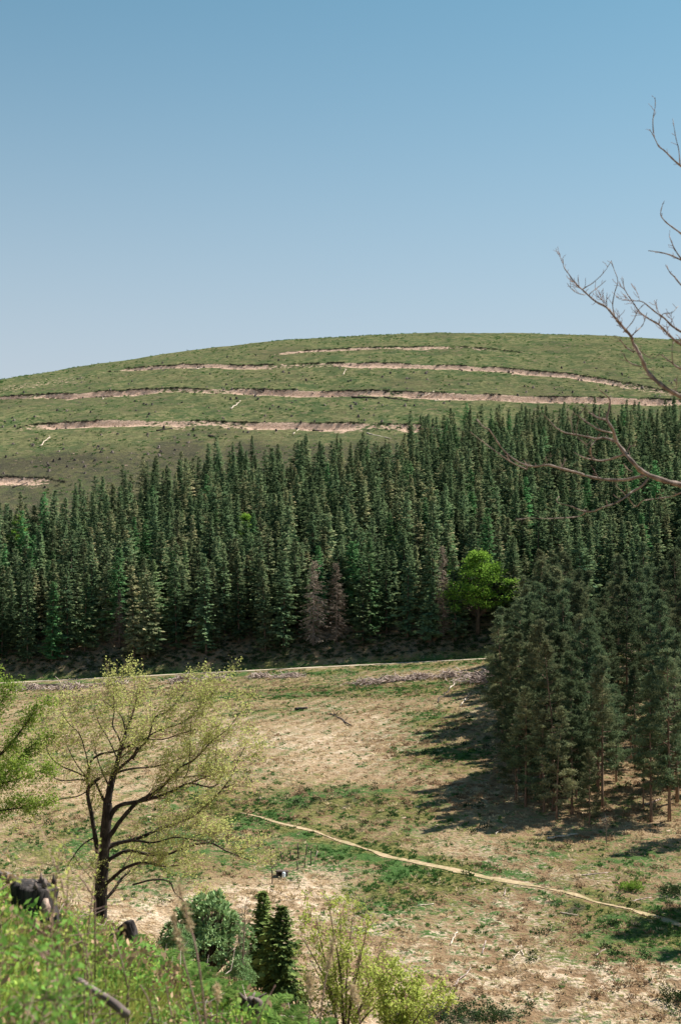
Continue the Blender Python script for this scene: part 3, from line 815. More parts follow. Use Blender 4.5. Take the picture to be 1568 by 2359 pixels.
# ------------------------------------------------------------------ broadleaf trees inside the wood
def leafy_tree(name, seed, h, R, loc, leaf, label, zlow=0.35, nclump=70, per=70, ls=0.42, flat=0.45):
    rs = np.random.default_rng(seed)
    wood, fol = MB(), MB()
    wood.tube([(0, 0, -0.5), (0.1, 0, h * 0.25), (-0.1, 0.1, h * 0.5), (0.1, 0, h * 0.85)], [h * 0.028, h * 0.022, h * 0.015, 0.03], 7, rough=0.05)
    for k in range(nclump):
        q = rs.random() ** 0.8
        z = h * (zlow + (1 - zlow) * q)
        prof = math.sin(math.pi * min(1, 0.22 + 0.80 * q)) ** 0.7
        az = rs.random() * 6.283; r = R * prof * (rs.random() ** 0.45) * (1 + 0.30 * math.sin(2 * az + seed + 3 * q) + 0.18 * math.sin(3 * az + 2 * seed))
        p = np.array([math.cos(az) * r, math.sin(az) * r, z])
        c = np.array([0, 0, max(h * 0.2, z - r * 0.75)])
        wood.tube([c, (c + p) / 2 + np.array([0, 0, 0.1 * r]), p], [0.07, 0.05, 0.015], 3, cap=False)
        cr = R * rs.uniform(0.18, 0.34)
        n = int(per * rs.uniform(0.6, 1.3))
        off = unit(rs.normal(size=(n, 3))) * (rs.random(n) ** 0.4)[:, None] * np.array([cr, cr, cr * flat])
        D = unit(off * np.array([1, 1, 0.2]) + 0.5 * cr * rs.normal(size=(n, 3)) + np.array([0, 0, -0.1]))
        N = unit(np.array([0, 0, 1.0]) + 0.6 * rs.normal(size=(n, 3)))
        fol.leaves(p + off, D, unit(np.cross(D, N)), ls * rs.uniform(0.6, 1.3, n), ls * 0.6, np.clip(0.5 + off[:, 2] / cr, 0, 1))
    r = tag(empty(name, loc), label, 'broadleaf tree')
    link_mesh('crown', fol.mesh('crown', leaf), r)
    link_mesh('trunk', wood.mesh('trunk', M['bark'], True), r)
    return r
leafy_tree('broadleaf_tree', 1, 16.5, 6.4, (bt[0], bt[1], Hs(*bt)), M['bright'], 'large bright green broadleaf tree standing in a gap of the spruces', 0.30, 105, 80, 0.48)
for a, b, hh, R, lab in [(1305, 1490, 12.5, 2.7, 'small bright green broadleaf crown showing above the pines'),
                         (565, 1290, 11, 2.6, 'pale green broadleaf tree among dark spruces in mid slope'),
                         (40, 1350, 17, 2.6, 'bright green broadleaf crown at the left edge of the wood'),
                         (1490, 1500, 13, 1.6, 'tiny bright green sprig between the pines at far right')]:
    p = hitd(a, b, 270)
    leafy_tree('broadleaf_tree', int(a), hh, R, (p[0], p[1], Hs(*p)), M['bright'], lab, 0.5, 34, 55, 0.4, 0.6)

# ------------------------------------------------------------------ pine stand at the right
PINES = [pine_meshes(500 + k, [21, 22, 20, 21, 22.5, 20.5, 19][k], [0.17, 0.26, 0.14, 0.22, 0.32, 0.11, 0.09][k], [2.8, 2.6, 3.0, 2.7, 2.5, 2.9, 2.8][k]) for k in range(7)]
left_edge = np.array([hitd(a, b) for a, b in [(1190, 1905), (1150, 1840), (1150, 1760), (1150, 1680), (1180, 1600), (1195, 1530)]])
front_edge = np.array([hitd(a, b) for a, b in [(1130, 1868), (1195, 1908), (1290, 1904), (1400, 1925), (1480, 1915), (1568, 1925), (1800, 1950), (2100, 1980)]])
pin = []
for iy in range(-2, 26):
    for ix in range(0, 17):
        x = 14 + (ix + 0.5 * (iy % 2)) * 5.9 + rs.normal(0, 1.1)
        y = 138 + iy * 6.0 + rs.normal(0, 1.1)
        yl = np.interp(y, left_edge[:, 1], left_edge[:, 0]) if True else 0
        if x < yl + rs.uniform(-0.5, 1.2): continue
        if y < np.interp(x, front_edge[:, 0], front_edge[:, 1]) + rs.uniform(-1, 1): continue
        if float(warp(np.array(x), np.array(y))[0]) > 275: continue
        if x > 0.239 * y + 32: continue
        if rs.random() < 0.10 and x > yl + 6: continue
        pin.append((x, y))
        if x < yl + 9: pin += [(x + rs.uniform(0.2, 3.0), y + rs.uniform(2.0, 3.4)), (x + rs.uniform(1.8, 3.4), y - rs.uniform(0.0, 2.0)), (x - rs.uniform(0.0, 1.5), y + rs.uniform(2.4, 3.6))]
ymin = {}
npine = 0
PF, PL = [], []
for x, y in pin:
    z = Hs(x, y)
    vis = in_frame(x, y, z + 14, 25, 60)
    if not vis and x > 0.239 * y + 30: continue
    k = int(rs.integers(0, 7))
    edge = y < np.interp(x, front_edge[:, 0], front_edge[:, 1]) + 5
    ledge = x < np.interp(y, left_edge[:, 1], left_edge[:, 0]) + 4
    if ledge and rs.random() < 0.8: k = [2, 5, 6][int(rs.integers(0, 3))]
    tr, wd, cr = PINES[k]
    s = float(np.interp(y, [140, 200, 262], [0.74, 0.82, 0.90])) * rs.choice([rs.uniform(0.68, 0.85), rs.uniform(0.9, 1.15)], p=[0.3, 0.7])
    if rs.random() < 0.14: s *= 0.6
    if edge:
        lab, grp = 'pine in the front rank of the right-hand stand', 'front rank pines of the right-hand stand'
    elif ledge:
        lab, grp = 'olive green pine on the left flank of the stand, shading the field', 'left flank pines of the right-hand stand'
    else:
        lab, grp = 'olive green pine inside the dense stand on the right', 'pines inside the right-hand stand'
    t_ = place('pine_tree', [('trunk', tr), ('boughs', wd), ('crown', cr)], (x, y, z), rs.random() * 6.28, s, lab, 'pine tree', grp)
    if edge: PF.append(t_)
    elif ledge: PL.append(t_)
    npine += 1
number_labels(PF, lambda o: o.location.x / o.location.y, 'pine in the front rank of the right-hand stand, %s from the left')
number_labels(PL, lambda o: o.location.y, 'olive green pine on the left flank of the stand, %s from the front')
print('pines', npine)
# pines beyond the right edge of the picture that shade the field corner
for x, y in [(33.5, 118), (38, 121), (36, 113)]:
    tr, wd, cr = PINES[2]
    place('pine_tree', [('trunk', tr), ('boughs', wd), ('crown', cr)], (x, y, Hs(x, y)), x, 0.8, 'pine standing by the path at the right border', 'pine tree', 'pines by the path at the right border')

# ------------------------------------------------------------------ leafing trees on the near bank
def bezier_smooth(P, n=4):
    P = np.asarray(P, float); out = []
    for i in range(len(P) - 1):
        p0, p1, p2, p3 = P[max(i - 1, 0)], P[i], P[i + 1], P[min(i + 2, len(P) - 1)]
        for k in range(n):
            t = k / n
            out.append(0.5 * ((2 * p1) + (-p0 + p2) * t + (2 * p0 - 5 * p1 + 4 * p2 - p3) * t * t + (-p0 + 3 * p1 - 3 * p2 + p3) * t ** 3))
    out.append(P[-1])
    return np.array(out)

class TwigTree:
    """branches grown from hand-laid limbs; twigs carry small leaves"""
    def __init__(self, seed, bias=(0.25, 0.0, 0.55), leaf_at=2, sides=(7, 5, 4, 3)):
        self.rs = np.random.default_rng(seed); self.bias = np.array(bias); self.leaf_at = leaf_at
        self.wood, self.twigs, self.lp, self.ld = MB(), MB(), [], []
        self.sides = sides
    def limb(self, P, r0, r1, dest=None, rough=0.05):
        n = len(P)
        (dest or self.wood).tube(P, np.linspace(r0, r1, n) if r0 > 0.012 else np.linspace(r0, r1, n), self.sides[0] if r0 > 0.05 else self.sides[1], rough=rough)
    def sprout(self, P, r0, level, count, length, lvl_max=3, tmin=0.15):
        rs = self.rs
        P = np.asarray(P); seg = np.linalg.norm(np.diff(P, axis=0), axis=1); cum = np.concatenate([[0], np.cumsum(seg)])
        for k in range(count):
            t = tmin + (1 - tmin) * (k + rs.random()) / count
            d = t * cum[-1]
            c = np.array([np.interp(d, cum, P[:, j]) for j in range(3)])
            i = min(np.searchsorted(cum, d), len(P) - 1)
            tan = unit(P[i] - P[i - 1])
            D = unit(tan * 0.75 + unit(rs.normal(size=3)) * 0.75 + self.bias * 0.8)
            L = length * rs.uniform(0.5, 1.25) * (1.1 - 0.45 * t)
            n = 5
            pts = [c]
            for q in range(n):
                D = unit(D + 0.28 * rs.normal(size=3) * 0.7 + self.bias * 0.14)
                pts.append(pts[-1] + D * L / n)
            pts = np.array(pts)
            r = max(r0 * (1 - 0.6 * t) * 0.42, 0.0035)
            self.twigs.tube(pts, np.linspace(r, max(r * 0.3, 0.0025), n + 1), self.sides[2] if r > 0.012 else self.sides[3], cap=False)
            if level >= self.leaf_at:
                self.lp.append(pts[1:]); self.ld.append(np.repeat(D[None], n, 0))
            if level < lvl_max:
                self.sprout(pts, r, level + 1, max(2, int(min(count, 10) * 0.6)), length * 0.5, lvl_max, 0.25)
    def leaves(self, per, size, mat, name, keep=None, spread=0.10):
        rs = self.rs
        P = np.vstack(self.lp); D = np.vstack(self.ld)
        if keep is not None:
            m = keep(P); P, D = P[m], D[m]
        P = np.repeat(P, per, 0); D = np.repeat(D, per, 0); n = len(P)
        P = P + rs.normal(0, spread, (n, 3))
        d = unit(D * 0.5 + rs.normal(size=(n, 3)))
        N = unit(np.array([0, 0, 1.0]) + 0.8 * rs.normal(size=(n, 3)))
        mb = MB(); L = size * rs.uniform(0.6, 1.4, n)
        mb.leaves(P, d, unit(np.cross(d, N)), L, L * 0.7, rs.random(n))
        return mb.mesh(name, mat)

DB = 46.0                                           # distance of the leafing tree
def z5(X, Y, dy=0.0):
    u, v = 68.97 + X * 0.13197, 655.2 + Y * 0.13197
    y = DB + dy
    return np.array([(u - 340) / F_PX * y, y, (HOR - v) / F_PX * y])
def lay(pts, spread, rs, f):
    n = len(pts); s = rs.normal(0, spread); wob = np.cumsum(rs.normal(0, spread * 0.15, n))
    return np.array([f(X, Y, s * (k / (n - 1)) ** 1.2 + wob[k] * (k / (n - 1))) for k, (X, Y) in enumerate(pts)])
def build_beech():
    T = TwigTree(77, (0.32, 0.0, 0.42))
    rs = T.rs
    base = z5(240, 2080)
    trunk = np.array([z5(*p) for p in [(228, 2100), (236, 1970), (245, 1700), (262, 1500), (275, 1350), (285, 1220), (292, 1120)]])
    tr = MB(); tr.tube(bezier_smooth(trunk), np.interp(np.linspace(0, 1, 25), [0, .12, .4, 1], [0.34, 0.235, 0.20, 0.15]), 10, rough=0.07)
    limbs = [
        ([(232, 1560), (212, 1460), (190, 1330), (165, 1180), (142, 1070), (148, 1005), (195, 955), (235, 930)], .095, .05, 0.2),
        ([(150, 1010), (136, 940), (150, 870), (168, 800), (240, 748), (330, 733), (450, 690), (560, 640), (700, 640), (830, 600), (960, 560)], .06, .012, 0.9),
        ([(138, 950), (70, 943), (-60, 950), (-150, 905), (-210, 860)], .035, .008, 0.8),
        ([(130, 925), (40, 880), (-60, 840), (-140, 770), (-172, 680), (-170, 590)], .035, .007, 0.9),
        ([(135, 930), (60, 830), (0, 720), (-40, 620)], .028, .007, 1.0), ([(150, 870), (130, 760), (80, 600), (0, 520), (-60, 430)], .03, .007, 1.0),
        ([(140, 1030), (60, 1070), (-60, 1090), (-200, 1130), (-330, 1180)], .028, .007, 1.0),
        ([(290, 1130), (312, 1000), (340, 900), (370, 800), (400, 680), (430, 590), (470, 480), (500, 380), (520, 280)], .15, .012, 0.7),
        ([(400, 690), (365, 600), (330, 530), (342, 420), (338, 300), (345, 190)], .04, .007, 0.5),
        ([(372, 800), (300, 640), (230, 520), (190, 400)], .035, .006, 1.0), ([(430, 590), (400, 470), (330, 400), (250, 330)], .03, .006, 0.9),
        ([(300, 1250), (330, 1190), (390, 1135), (520, 1110), (680, 1068), (800, 1020), (910, 970), (1060, 1000), (1140, 970)], .11, .012, 0.8),
        ([(900, 975), (1000, 935), (1090, 890), (1110, 760), (1120, 660)], .035, .007, 0.4),
        ([(278, 1400), (330, 1340), (400, 1240), (520, 1112), (640, 1050), (720, 980), (780, 920), (840, 850), (920, 810), (1000, 740), (1080, 650), (1200, 560), (1290, 440)], .10, .008, 1.0),
        ([(870, 940), (905, 860), (915, 700), (920, 560), (930, 440)], .03, .007, 0.5), ([(780, 920), (870, 925), (960, 915), (1090, 920)], .03, .008, 0.6),
        ([(270, 1460), (340, 1430), (520, 1388), (700, 1310), (880, 1250), (1000, 1170), (1100, 1080), (1210, 950), (1280, 800), (1330, 690)], .085, .008, 1.2),
        ([(270, 1490), (340, 1442), (480, 1405), (640, 1420), (800, 1380), (950, 1400), (1080, 1400)], .06, .009, 1.3),
        ([(262, 1620), (310, 1545), (450, 1480), (600, 1510), (740, 1512), (870, 1460), (1060, 1420), (1180, 1480), (1330, 1540), (1430, 1580)], .085, .007, 1.2),
        ([(250, 1760), (330, 1690), (430, 1610), (560, 1570), (700, 1600), (830, 1590)], .085, .012, 1.1),
        ([(245, 1880), (330, 1790), (400, 1690), (480, 1620)], .075, .03, 0.9), ([(480, 1740), (640, 1700), (760, 1715), (800, 1800), (900, 1890), (1000, 1980), (1090, 2010)], .04, .008, 1.4),
        ([(192, 1380), (110, 1430), (50, 1500), (0, 1580), (-25, 1650)], .035, .008, 0.5), ([(40, 1520), (90, 1600), (180, 1700)], .02, .006, 0.4),
        ([(480, 790), (530, 710), (600, 630), (650, 470), (740, 430), (820, 350), (870, 290), (900, 230)], .05, .006, 0.9),
        ([(560, 645), (680, 570), (860, 510), (960, 420), (1060, 320), (1110, 260)], .04, .006, 1.0),
        ([(330, 900), (470, 860), (600, 850), (700, 830), (850, 780), (1000, 740)], .05, .01, 1.1), ([(310, 1010), (250, 880), (210, 760), (180, 620)], .04, .008, 1.3),
        ([(350, 880), (470, 780), (520, 700)], .06, .04, 0.3), ([(292, 1150), (240, 1050), (200, 960)], .06, .03, 0.4)]
    parts = []
    for k, (pts, r0, r1, sp_) in enumerate(limbs):
        P = bezier_smooth(lay(pts, sp_ * 0.8, rs, z5), 3)
        m = MB(); m.tube(P, np.linspace(r0 * 0.85, r1, len(P)), 7 if r0 > 0.05 else 5, rough=0.08)
        parts.append(m)
        ln = np.linalg.norm(np.diff(P, axis=0), axis=1).sum()
        T.sprout(P, max(r0 * 0.5, 0.016), 1, int(4 + ln * 2.3), 1.25, 3, 0.25)
    r = tag(empty('leafing_tree', base), 'spreading old tree with dark trunk and thin new yellow-green leaves', 'tree')
    off = -base
    def put(nm, me):
        link_mesh(nm, me, r, off)
    put('trunk', tr.mesh('trunk', M['dark_bark'], True))
    for m in parts: put('limb', m.mesh('limb', M['dark_bark'], True))
    put('twigs', T.twigs.mesh('twigs', M['twig']))
    put('foliage', T.leaves(1, 0.064, M['young'], 'foliage', None, 0.08))
    print('beech twig tris', T.twigs.n)
build_beech()

def build_left_tree():
    T = TwigTree(31, (0.30, 0.0, 0.30))
    rs = T.rs
    d = 43.0
    f = lambda u, v, dy=0.0: np.array([(u - 340) / F_PX * (d + dy), d + dy, (HOR - v) / F_PX * (d + dy)])
    bx, by = (-62 - 340) / F_PX * d, d
    zb = Hs(bx, by)
    base = np.array([bx, by, zb])
    trunk = np.array([base + (0, 0, -0.3), base + (0.05, 0, 1.0), f(-58, 850), f(-52, 800), f(-45, 740)])
    tr = MB(); tr.tube(bezier_smooth(trunk), np.linspace(0.3, 0.12, 17), 9, rough=0.07)
    limbs = [([(-52, 800), (-25, 775), (5, 750), (25, 725), (38, 705)], .07, .01), ([(-55, 830), (-30, 800), (0, 780), (22, 755), (40, 738)], .08, .01),
             ([(-58, 845), (-30, 825), (-5, 812), (20, 808), (45, 800)], .06, .008), ([(-50, 780), (-30, 745), (-8, 715), (10, 690)], .07, .01),
             ([(-47, 760), (-40, 720), (-25, 690), (-15, 675)], .07, .01), ([(-52, 810), (-20, 790), (15, 780), (42, 770)], .05, .008),
             ([(-50, 790), (-85, 750), (-110, 715)], .07, .01), ([(-56, 830), (-95, 800), (-125, 770)], .07, .01)]
    parts = []
    for pts, r0, r1 in limbs:
        n = len(pts); s = rs.normal(0, 0.9)
        P = bezier_smooth([f(u, v, s * k / (n - 1)) for k, (u, v) in enumerate(pts)], 4)
        m = MB(); m.tube(P, np.linspace(r0, r1, len(P)), 6, rough=0.08); parts.append(m)
        T.sprout(P, r0 * 0.5, 1, 11, 0.58, 3, 0.15)
    r = tag(empty('leafing_tree', base), 'denser leafing tree cut by the left border, tawny green leaves', 'tree')
    def put(nm, me): link_mesh(nm, me, r, -base)
    put('trunk', tr.mesh('trunk', M['dark_bark'], True))
    for m in parts: put('limb', m.mesh('limb', M['dark_bark'], True))
    put('twigs', T.twigs.mesh('twigs', M['dark_bark']))
    put('foliage', T.leaves(3, 0.062, M['young_orange'], 'foliage', None, 0.13))
build_left_tree()

def build_bare_tree():
    """leafless tree whose trunk stands beyond the right border and whose boughs reach into view"""
    T = TwigTree(9, (-0.25, 0.0, 0.45))
    rs = T.rs
    d = 15.0
    def zA(X, Y, dy=0.0):
        u, v = 473.1 + X * 0.13197, 89.66 + Y * 0.13197; y = d + dy
        return np.array([(u - 340) / F_PX * y, y, (HOR - v) / F_PX * y])
    def zB(X, Y, dy=0.0):
        u, v = 455.9 + X * 0.14297, 379.3 + Y * 0.14297; y = d + dy
        return np.array([(u - 340) / F_PX * y, y, (HOR - v) / F_PX * y])
    bx, by = 6.3, 15.6
    base = np.array([bx, by, Hs(bx, by)])
    trunk = np.array([base + (0, 0, -0.3), base + (0.1, 0, 2), base + (-0.05, -0.1, 4.5), base + (0.05, -0.2, 7), base + (0.1, -0.2, 10), base + (0, -0.1, 13.5)])
    TR = bezier_smooth(trunk, 5)
    tr = MB(); tr.tube(TR, np.linspace(0.24, 0.05, len(TR)), 9, rough=0.06)
    A, Bz = zA, zB
    px = d / F_PX
    main = [
        (A, [(1690, 2430), (1568, 2330), (1480, 2280), (1390, 2215), (1310, 2130), (1275, 2050), (1240, 1980), (1205, 1920), (1190, 1870), (1130, 1800), (1070, 1730), (1005, 1650), (930, 1610), (870, 1560), (820, 1515), (770, 1470), (720, 1400), (680, 1340), (675, 1285)], 3.4, .5, True),
        (A, [(1700, 2020), (1568, 1930), (1510, 1890), (1460, 1840), (1400, 1780), (1330, 1740), (1260, 1690), (1210, 1620), (1140, 1510), (1130, 1430)], 2.4, .4, True),
        (A, [(1700, 1900), (1568, 1835), (1500, 1790), (1440, 1730), (1380, 1690), (1320, 1640), (1270, 1605), (1200, 1600), (1140, 1595)], 1.9, .4, True),
        (A, [(1700, 660), (1568, 578), (1500, 520), (1440, 460), (1400, 430), (1360, 350), (1330, 300)], 1.7, .4, True),
        (A, [(1680, 1180), (1568, 1090), (1500, 1040), (1450, 1000), (1415, 950), (1420, 900), (1435, 855)], 1.4, .4, True),
        (A, [(1700, 1340), (1568, 1290), (1480, 1250), (1390, 1230), (1320, 1220)], 1.6, .5, True),
        (A, [(1680, 1590), (1568, 1480), (1520, 1420), (1480, 1380), (1460, 1330)], 1.5, .5, True),
        (A, [(1700, 2180), (1568, 2120), (1500, 2070), (1420, 2010)], 1.9, .6, True),
        (Bz, [(1750, 810), (1568, 740), (1450, 710), (1310, 655), (1240, 590), (1180, 520), (1120, 440), (1090, 350), (1050, 280), (1065, 200), (1070, 140), (1030, 100), (1000, 75)], 4.4, .6, True),
        (Bz, [(1310, 672), (1200, 700), (1080, 705), (940, 685), (830, 650), (730, 625), (640, 600), (540, 610), (470, 595), (400, 560), (330, 500), (280, 430), (225, 350), (190, 335), (140, 280)], 2.3, .6, False),
        (Bz, [(490, 630), (420, 600), (350, 560), (280, 510), (200, 450), (160, 420), (110, 380)], 1.0, .4, False), (Bz, [(490, 632), (495, 603)], 1.0, .9, False),
        (Bz, [(1118, 437), (1030, 410), (970, 415), (850, 390), (760, 375), (690, 335), (650, 290), (600, 240)], 1.9, .4, False),
        (Bz, [(1050, 285), (1000, 275), (960, 255), (920, 230)], 1.5, .8, False), (Bz, [(1085, 375), (1000, 355), (940, 320), (880, 280), (850, 250), (890, 210), (910, 170)], 1.3, .5, False),
        (Bz, [(1175, 525), (1100, 550), (1020, 570), (940, 560), (880, 545), (820, 510)], 1.8, .6, False), (Bz, [(945, 555), (935, 480), (970, 430), (1005, 375)], 1.2, .6, False),
        (Bz, [(1340, 690), (1290, 750), (1220, 790), (1170, 830), (1100, 870), (1010, 900), (950, 925), (880, 920), (790, 885), (700, 860), (715, 820)], 1.7, .5, False),
        (Bz, [(900, 930), (850, 960), (730, 970), (620, 975), (520, 970), (400, 985)], 0.9, .4, False), (Bz, [(1750, 760), (1568, 795), (1500, 820), (1400, 835), (1300, 850), (1250, 890), (1190, 820), (1110, 740)], 1.2, .4, True),
        (Bz, [(730, 625), (760, 560)], 1.0, .6, False), (Bz, [(600, 600), (670, 530)], .6, .4, False), (Bz, [(1180, 520), (1210, 470), (1250, 465)], 1.0, .7, False), (Bz, [(990, 690), (950, 620)], .8, .4, False),
        (Bz, [(1230, 650), (1180, 620)], .7, .4, False), (Bz, [(820, 385), (805, 340), (800, 260)], .7, .4, False), (Bz, [(835, 390), (840, 310)], .8, .5, False), (Bz, [(840, 400), (880, 440), (915, 470)], .6, .4, False),
        (A, [(820, 1515), (850, 1495), (900, 1465), (980, 1390), (1040, 1300)], .9, .35, False), (A, [(870, 1560), (890, 1535), (950, 1490), (1000, 1445)], .8, .35, False),
        (A, [(1070, 1730), (1050, 1640), (1065, 1540), (1090, 1450), (1060, 1360), (1040, 1295)], .9, .35, False), (A, [(1005, 1650), (1005, 1560)], .8, .4, False),
        (A, [(1190, 1870), (1230, 1830), (1280, 1780), (1310, 1690)], 1.2, .4, False), (A, [(1130, 1840), (1200, 1760), (1240, 1680), (1280, 1630)], .8, .35, False),
        (A, [(1210, 1988), (1150, 1950), (1110, 1900), (1060, 1865)], 1.2, .4, False), (A, [(1272, 2100), (1200, 2080), (1150, 2040), (1140, 2000)], 1.1, .5, False),
        (A, [(840, 1555), (780, 1540), (730, 1500), (705, 1465)], .7, .35, False), (A, [(1360, 330), (1355, 230), (1372, 130), (1372, 60)], .9, .35, False),
        (A, [(1560, 565), (1550, 450), (1530, 370), (1505, 220)], .9, .35, False), (A, [(1568, 1280), (1520, 1210), (1495, 1150), (1480, 1110)], 1.1, .5, False),
        (A, [(1568, 2110), (1510, 2080), (1500, 1960), (1520, 1900)], 1.0, .4, False), (A, [(1400, 1780), (1430, 1700), (1500, 1690), (1545, 1640)], .9, .35, False), (A, [(1260, 1980), (1350, 2040), (1410, 1990)], .7, .35, False)]
    r = tag(empty('bare_tree', base), 'leafless tree at the right border reaching knotty branches into view', 'tree')
    def put(nm, me): link_mesh(nm, me, r, -base)
    put('trunk', tr.mesh('trunk', M['pale_bark'], True))
    for k, (f, pts, r0, r1, prim) in enumerate(main):
        n = len(pts)
        w = np.cumsum(rs.normal(0, 0.10, n)) if n > 3 else np.zeros(n)
        P = np.array([f(X, Y, w[i] * (0 if not prim and i == 0 else 1)) for i, (X, Y) in enumerate(pts)])
        P = bezier_smooth(P, 3)
        rad = np.linspace(r0, r1, len(P)) * px * 0.68
        if prim:
            z0 = P[0][2] - 0.9
            c = np.array([np.interp(z0, TR[:, 2], TR[:, j]) for j in range(3)])
            pre = bezier_smooth([c, (c + P[0]) / 2 + (0, 0, -0.15), P[0]], 4)[:-1]
            P = np.vstack([pre, P]); rad = np.concatenate([np.linspace(r0 * px * 1.5, r0 * px, len(pre)), rad])
        rad = rad * (1 + 0.16 * np.sin(np.arange(len(rad)) * 2.1 + k))
        m = MB(); m.tube(P, rad, 7, rough=0.10)
        put('branch', m.mesh('branch', M['pale_bark'], True))
        ln = np.linalg.norm(np.diff(P, axis=0), axis=1).sum()
        a0 = 0.45 if prim else 0.15
        T.sprout(P, max(r1 * px * 1.3, 0.006), 3, int(2 + ln * 3.0), 0.11, 3, a0)
        if f is A and prim and k < 3: T.sprout(P, 0.008, 2, int(3 + ln * 1.4), 0.26, 3, 0.5)
    put('twigs', T.twigs.mesh('twigs', M['twig']))
build_bare_tree()

# ------------------------------------------------------------------ debris on the felled hill and in the field
def stump_mesh(seed, h, r, mat, sides=9, flare=1.7):
    rs = np.random.default_rng(seed)
    mb = MB()
    zz = np.array([-0.25, 0.0, 0.25 * h, 0.7 * h, h]); rr = r * np.array([flare, flare * 0.85, 1.15, 1.0, 0.92])
    ridge = 1 + 0.16 * rs.normal(size=sides)
    th = np.arange(sides) / sides * 6.283
    tilt = rs.normal(0, 0.12, 2)
    V = []
    for z, q in zip(zz, rr):
        zt = z + (z > 0.6 * h) * q * (tilt[0] * np.cos(th) + tilt[1] * np.sin(th)) * 2
        V.append(np.stack([q * ridge * np.cos(th), q * ridge * np.sin(th), zt * np.ones(sides)], 1))
    V.append(np.array([[0, 0, h]]))
    n = len(zz); i = np.arange(n - 1)[:, None] * sides; j = np.arange(sides)[None, :]; k = (j + 1) % sides
    F = np.stack([i + j, i + k, i + sides + k, i + sides + j], -1).reshape(-1, 4)
    F3 = [((n - 1) * sides + q, (n - 1) * sides + (q + 1) % sides, n * sides) for q in range(sides)]
    mb.add(np.vstack(V), F, F3)
    for q in range(4):
        a = rs.random() * 6.283; L = r * rs.uniform(1.8, 3.0)
        mb.tube([(0, 0, 0.25 * h), (math.cos(a) * L * 0.6, math.sin(a) * L * 0.6, 0.1), (math.cos(a) * L, math.sin(a) * L, -0.1)], [r * 0.4, r * 0.3, r * 0.1], 4, cap=False)
    return mb.mesh('tree_stump', mat)
STUMPS = [stump_mesh(k, 0.55 + 0.1 * (k % 3), 0.30 + 0.05 * (k % 2), M['stump'] if k % 2 else M['dark_log']) for k in range(4)]
rs = np.random.default_rng(99)
cand = []
while len(cand) < 290:
    a, b = rs.uniform(-10, 1578), rs.uniform(820, 1130)
    top = np.interp(a, [0, 500, 1015, 1568], [895, 815, 785, 800])
    low = np.interp(a, [0, 300, 550, 850, 960, 1080, 1568], [1150, 1080, 1010, 990, 940, 925, 920])
    if not (top < b < low): continue
    if a > 1150 and b < 850 and rs.random() < 0.8: continue
    p = hitd(a, b, 330)
    cand.append(p)
cand = np.array(cand); cz = H(cand[:, 0], cand[:, 1])
for (x, y), z in zip(cand, cz):
    o = link_mesh('tree_stump', STUMPS[int(rs.integers(0, 4))], None, (x, y, float(z) - 0.05), (rs.normal(0, 0.15), rs.normal(0, 0.15), rs.random() * 6.28), (1, 1, 1))
    s_ = rs.uniform(0.5, 1.1); o.scale = (s_, s_, s_ * rs.uniform(0.7, 1.2))
    tag(o, 'small weathered tree stump on the felled upper hillside', 'tree stump', 'stumps on the felled hillside')

def log_mesh(seed, L, r, mat, stubs=5, name='fallen_log'):
    rs = np.random.default_rng(seed)
    mb = MB()
    t = np.linspace(-0.5, 0.5, 7)
    P = np.stack([t * L, rs.normal(0, 0.015 * L, 7), rs.normal(0, 0.006 * L, 7)], 1)
    mb.tube(P, np.linspace(r, r * 0.55, 7), 7, rough=0.1)
    for q in range(stubs):
        c = P[int(rs.integers(1, 7))]; d = unit(rs.normal(size=3)); d[2] = abs(d[2])
        mb.tube([c, c + d * rs.uniform(0.3, 0.9) * (L / 8)], [r * 0.4, r * 0.15], 4, cap=False)
    return mb.mesh(name, mat)
def lay_log(p0, p1, y0, r, mat, seed, label, group=None, name='fallen_log', stubs=5):
    """a log lying on the ground between two surveyed points"""
    (x0, y_0), (x1, y_1) = hitd(*p0, y0), hitd(*p1, y0)
    L = math.hypot(x1 - x0, y_1 - y_0)
    if L > 14:
        k = 14 / L; mx, my = (x0 + x1) / 2, (y_0 + y_1) / 2
        x0, y_0, x1, y_1 = mx + (x0 - mx) * k, my + (y_0 - my) * k, mx + (x1 - mx) * k, my + (y_1 - my) * k; L = 14
    z0, z1 = Hs(x0, y_0), Hs(x1, y_1)
    o = link_mesh(name, log_mesh(seed, math.sqrt(L * L + (z1 - z0) ** 2), r, mat, stubs), None, ((x0 + x1) / 2, (y_0 + y_1) / 2, (z0 + z1) / 2 + r * 0.8),
                  (0, -math.atan2(z1 - z0, L), math.atan2(y_1 - y_0, x1 - x0)))
    tag(o, label, 'log', group)
HILL = 330
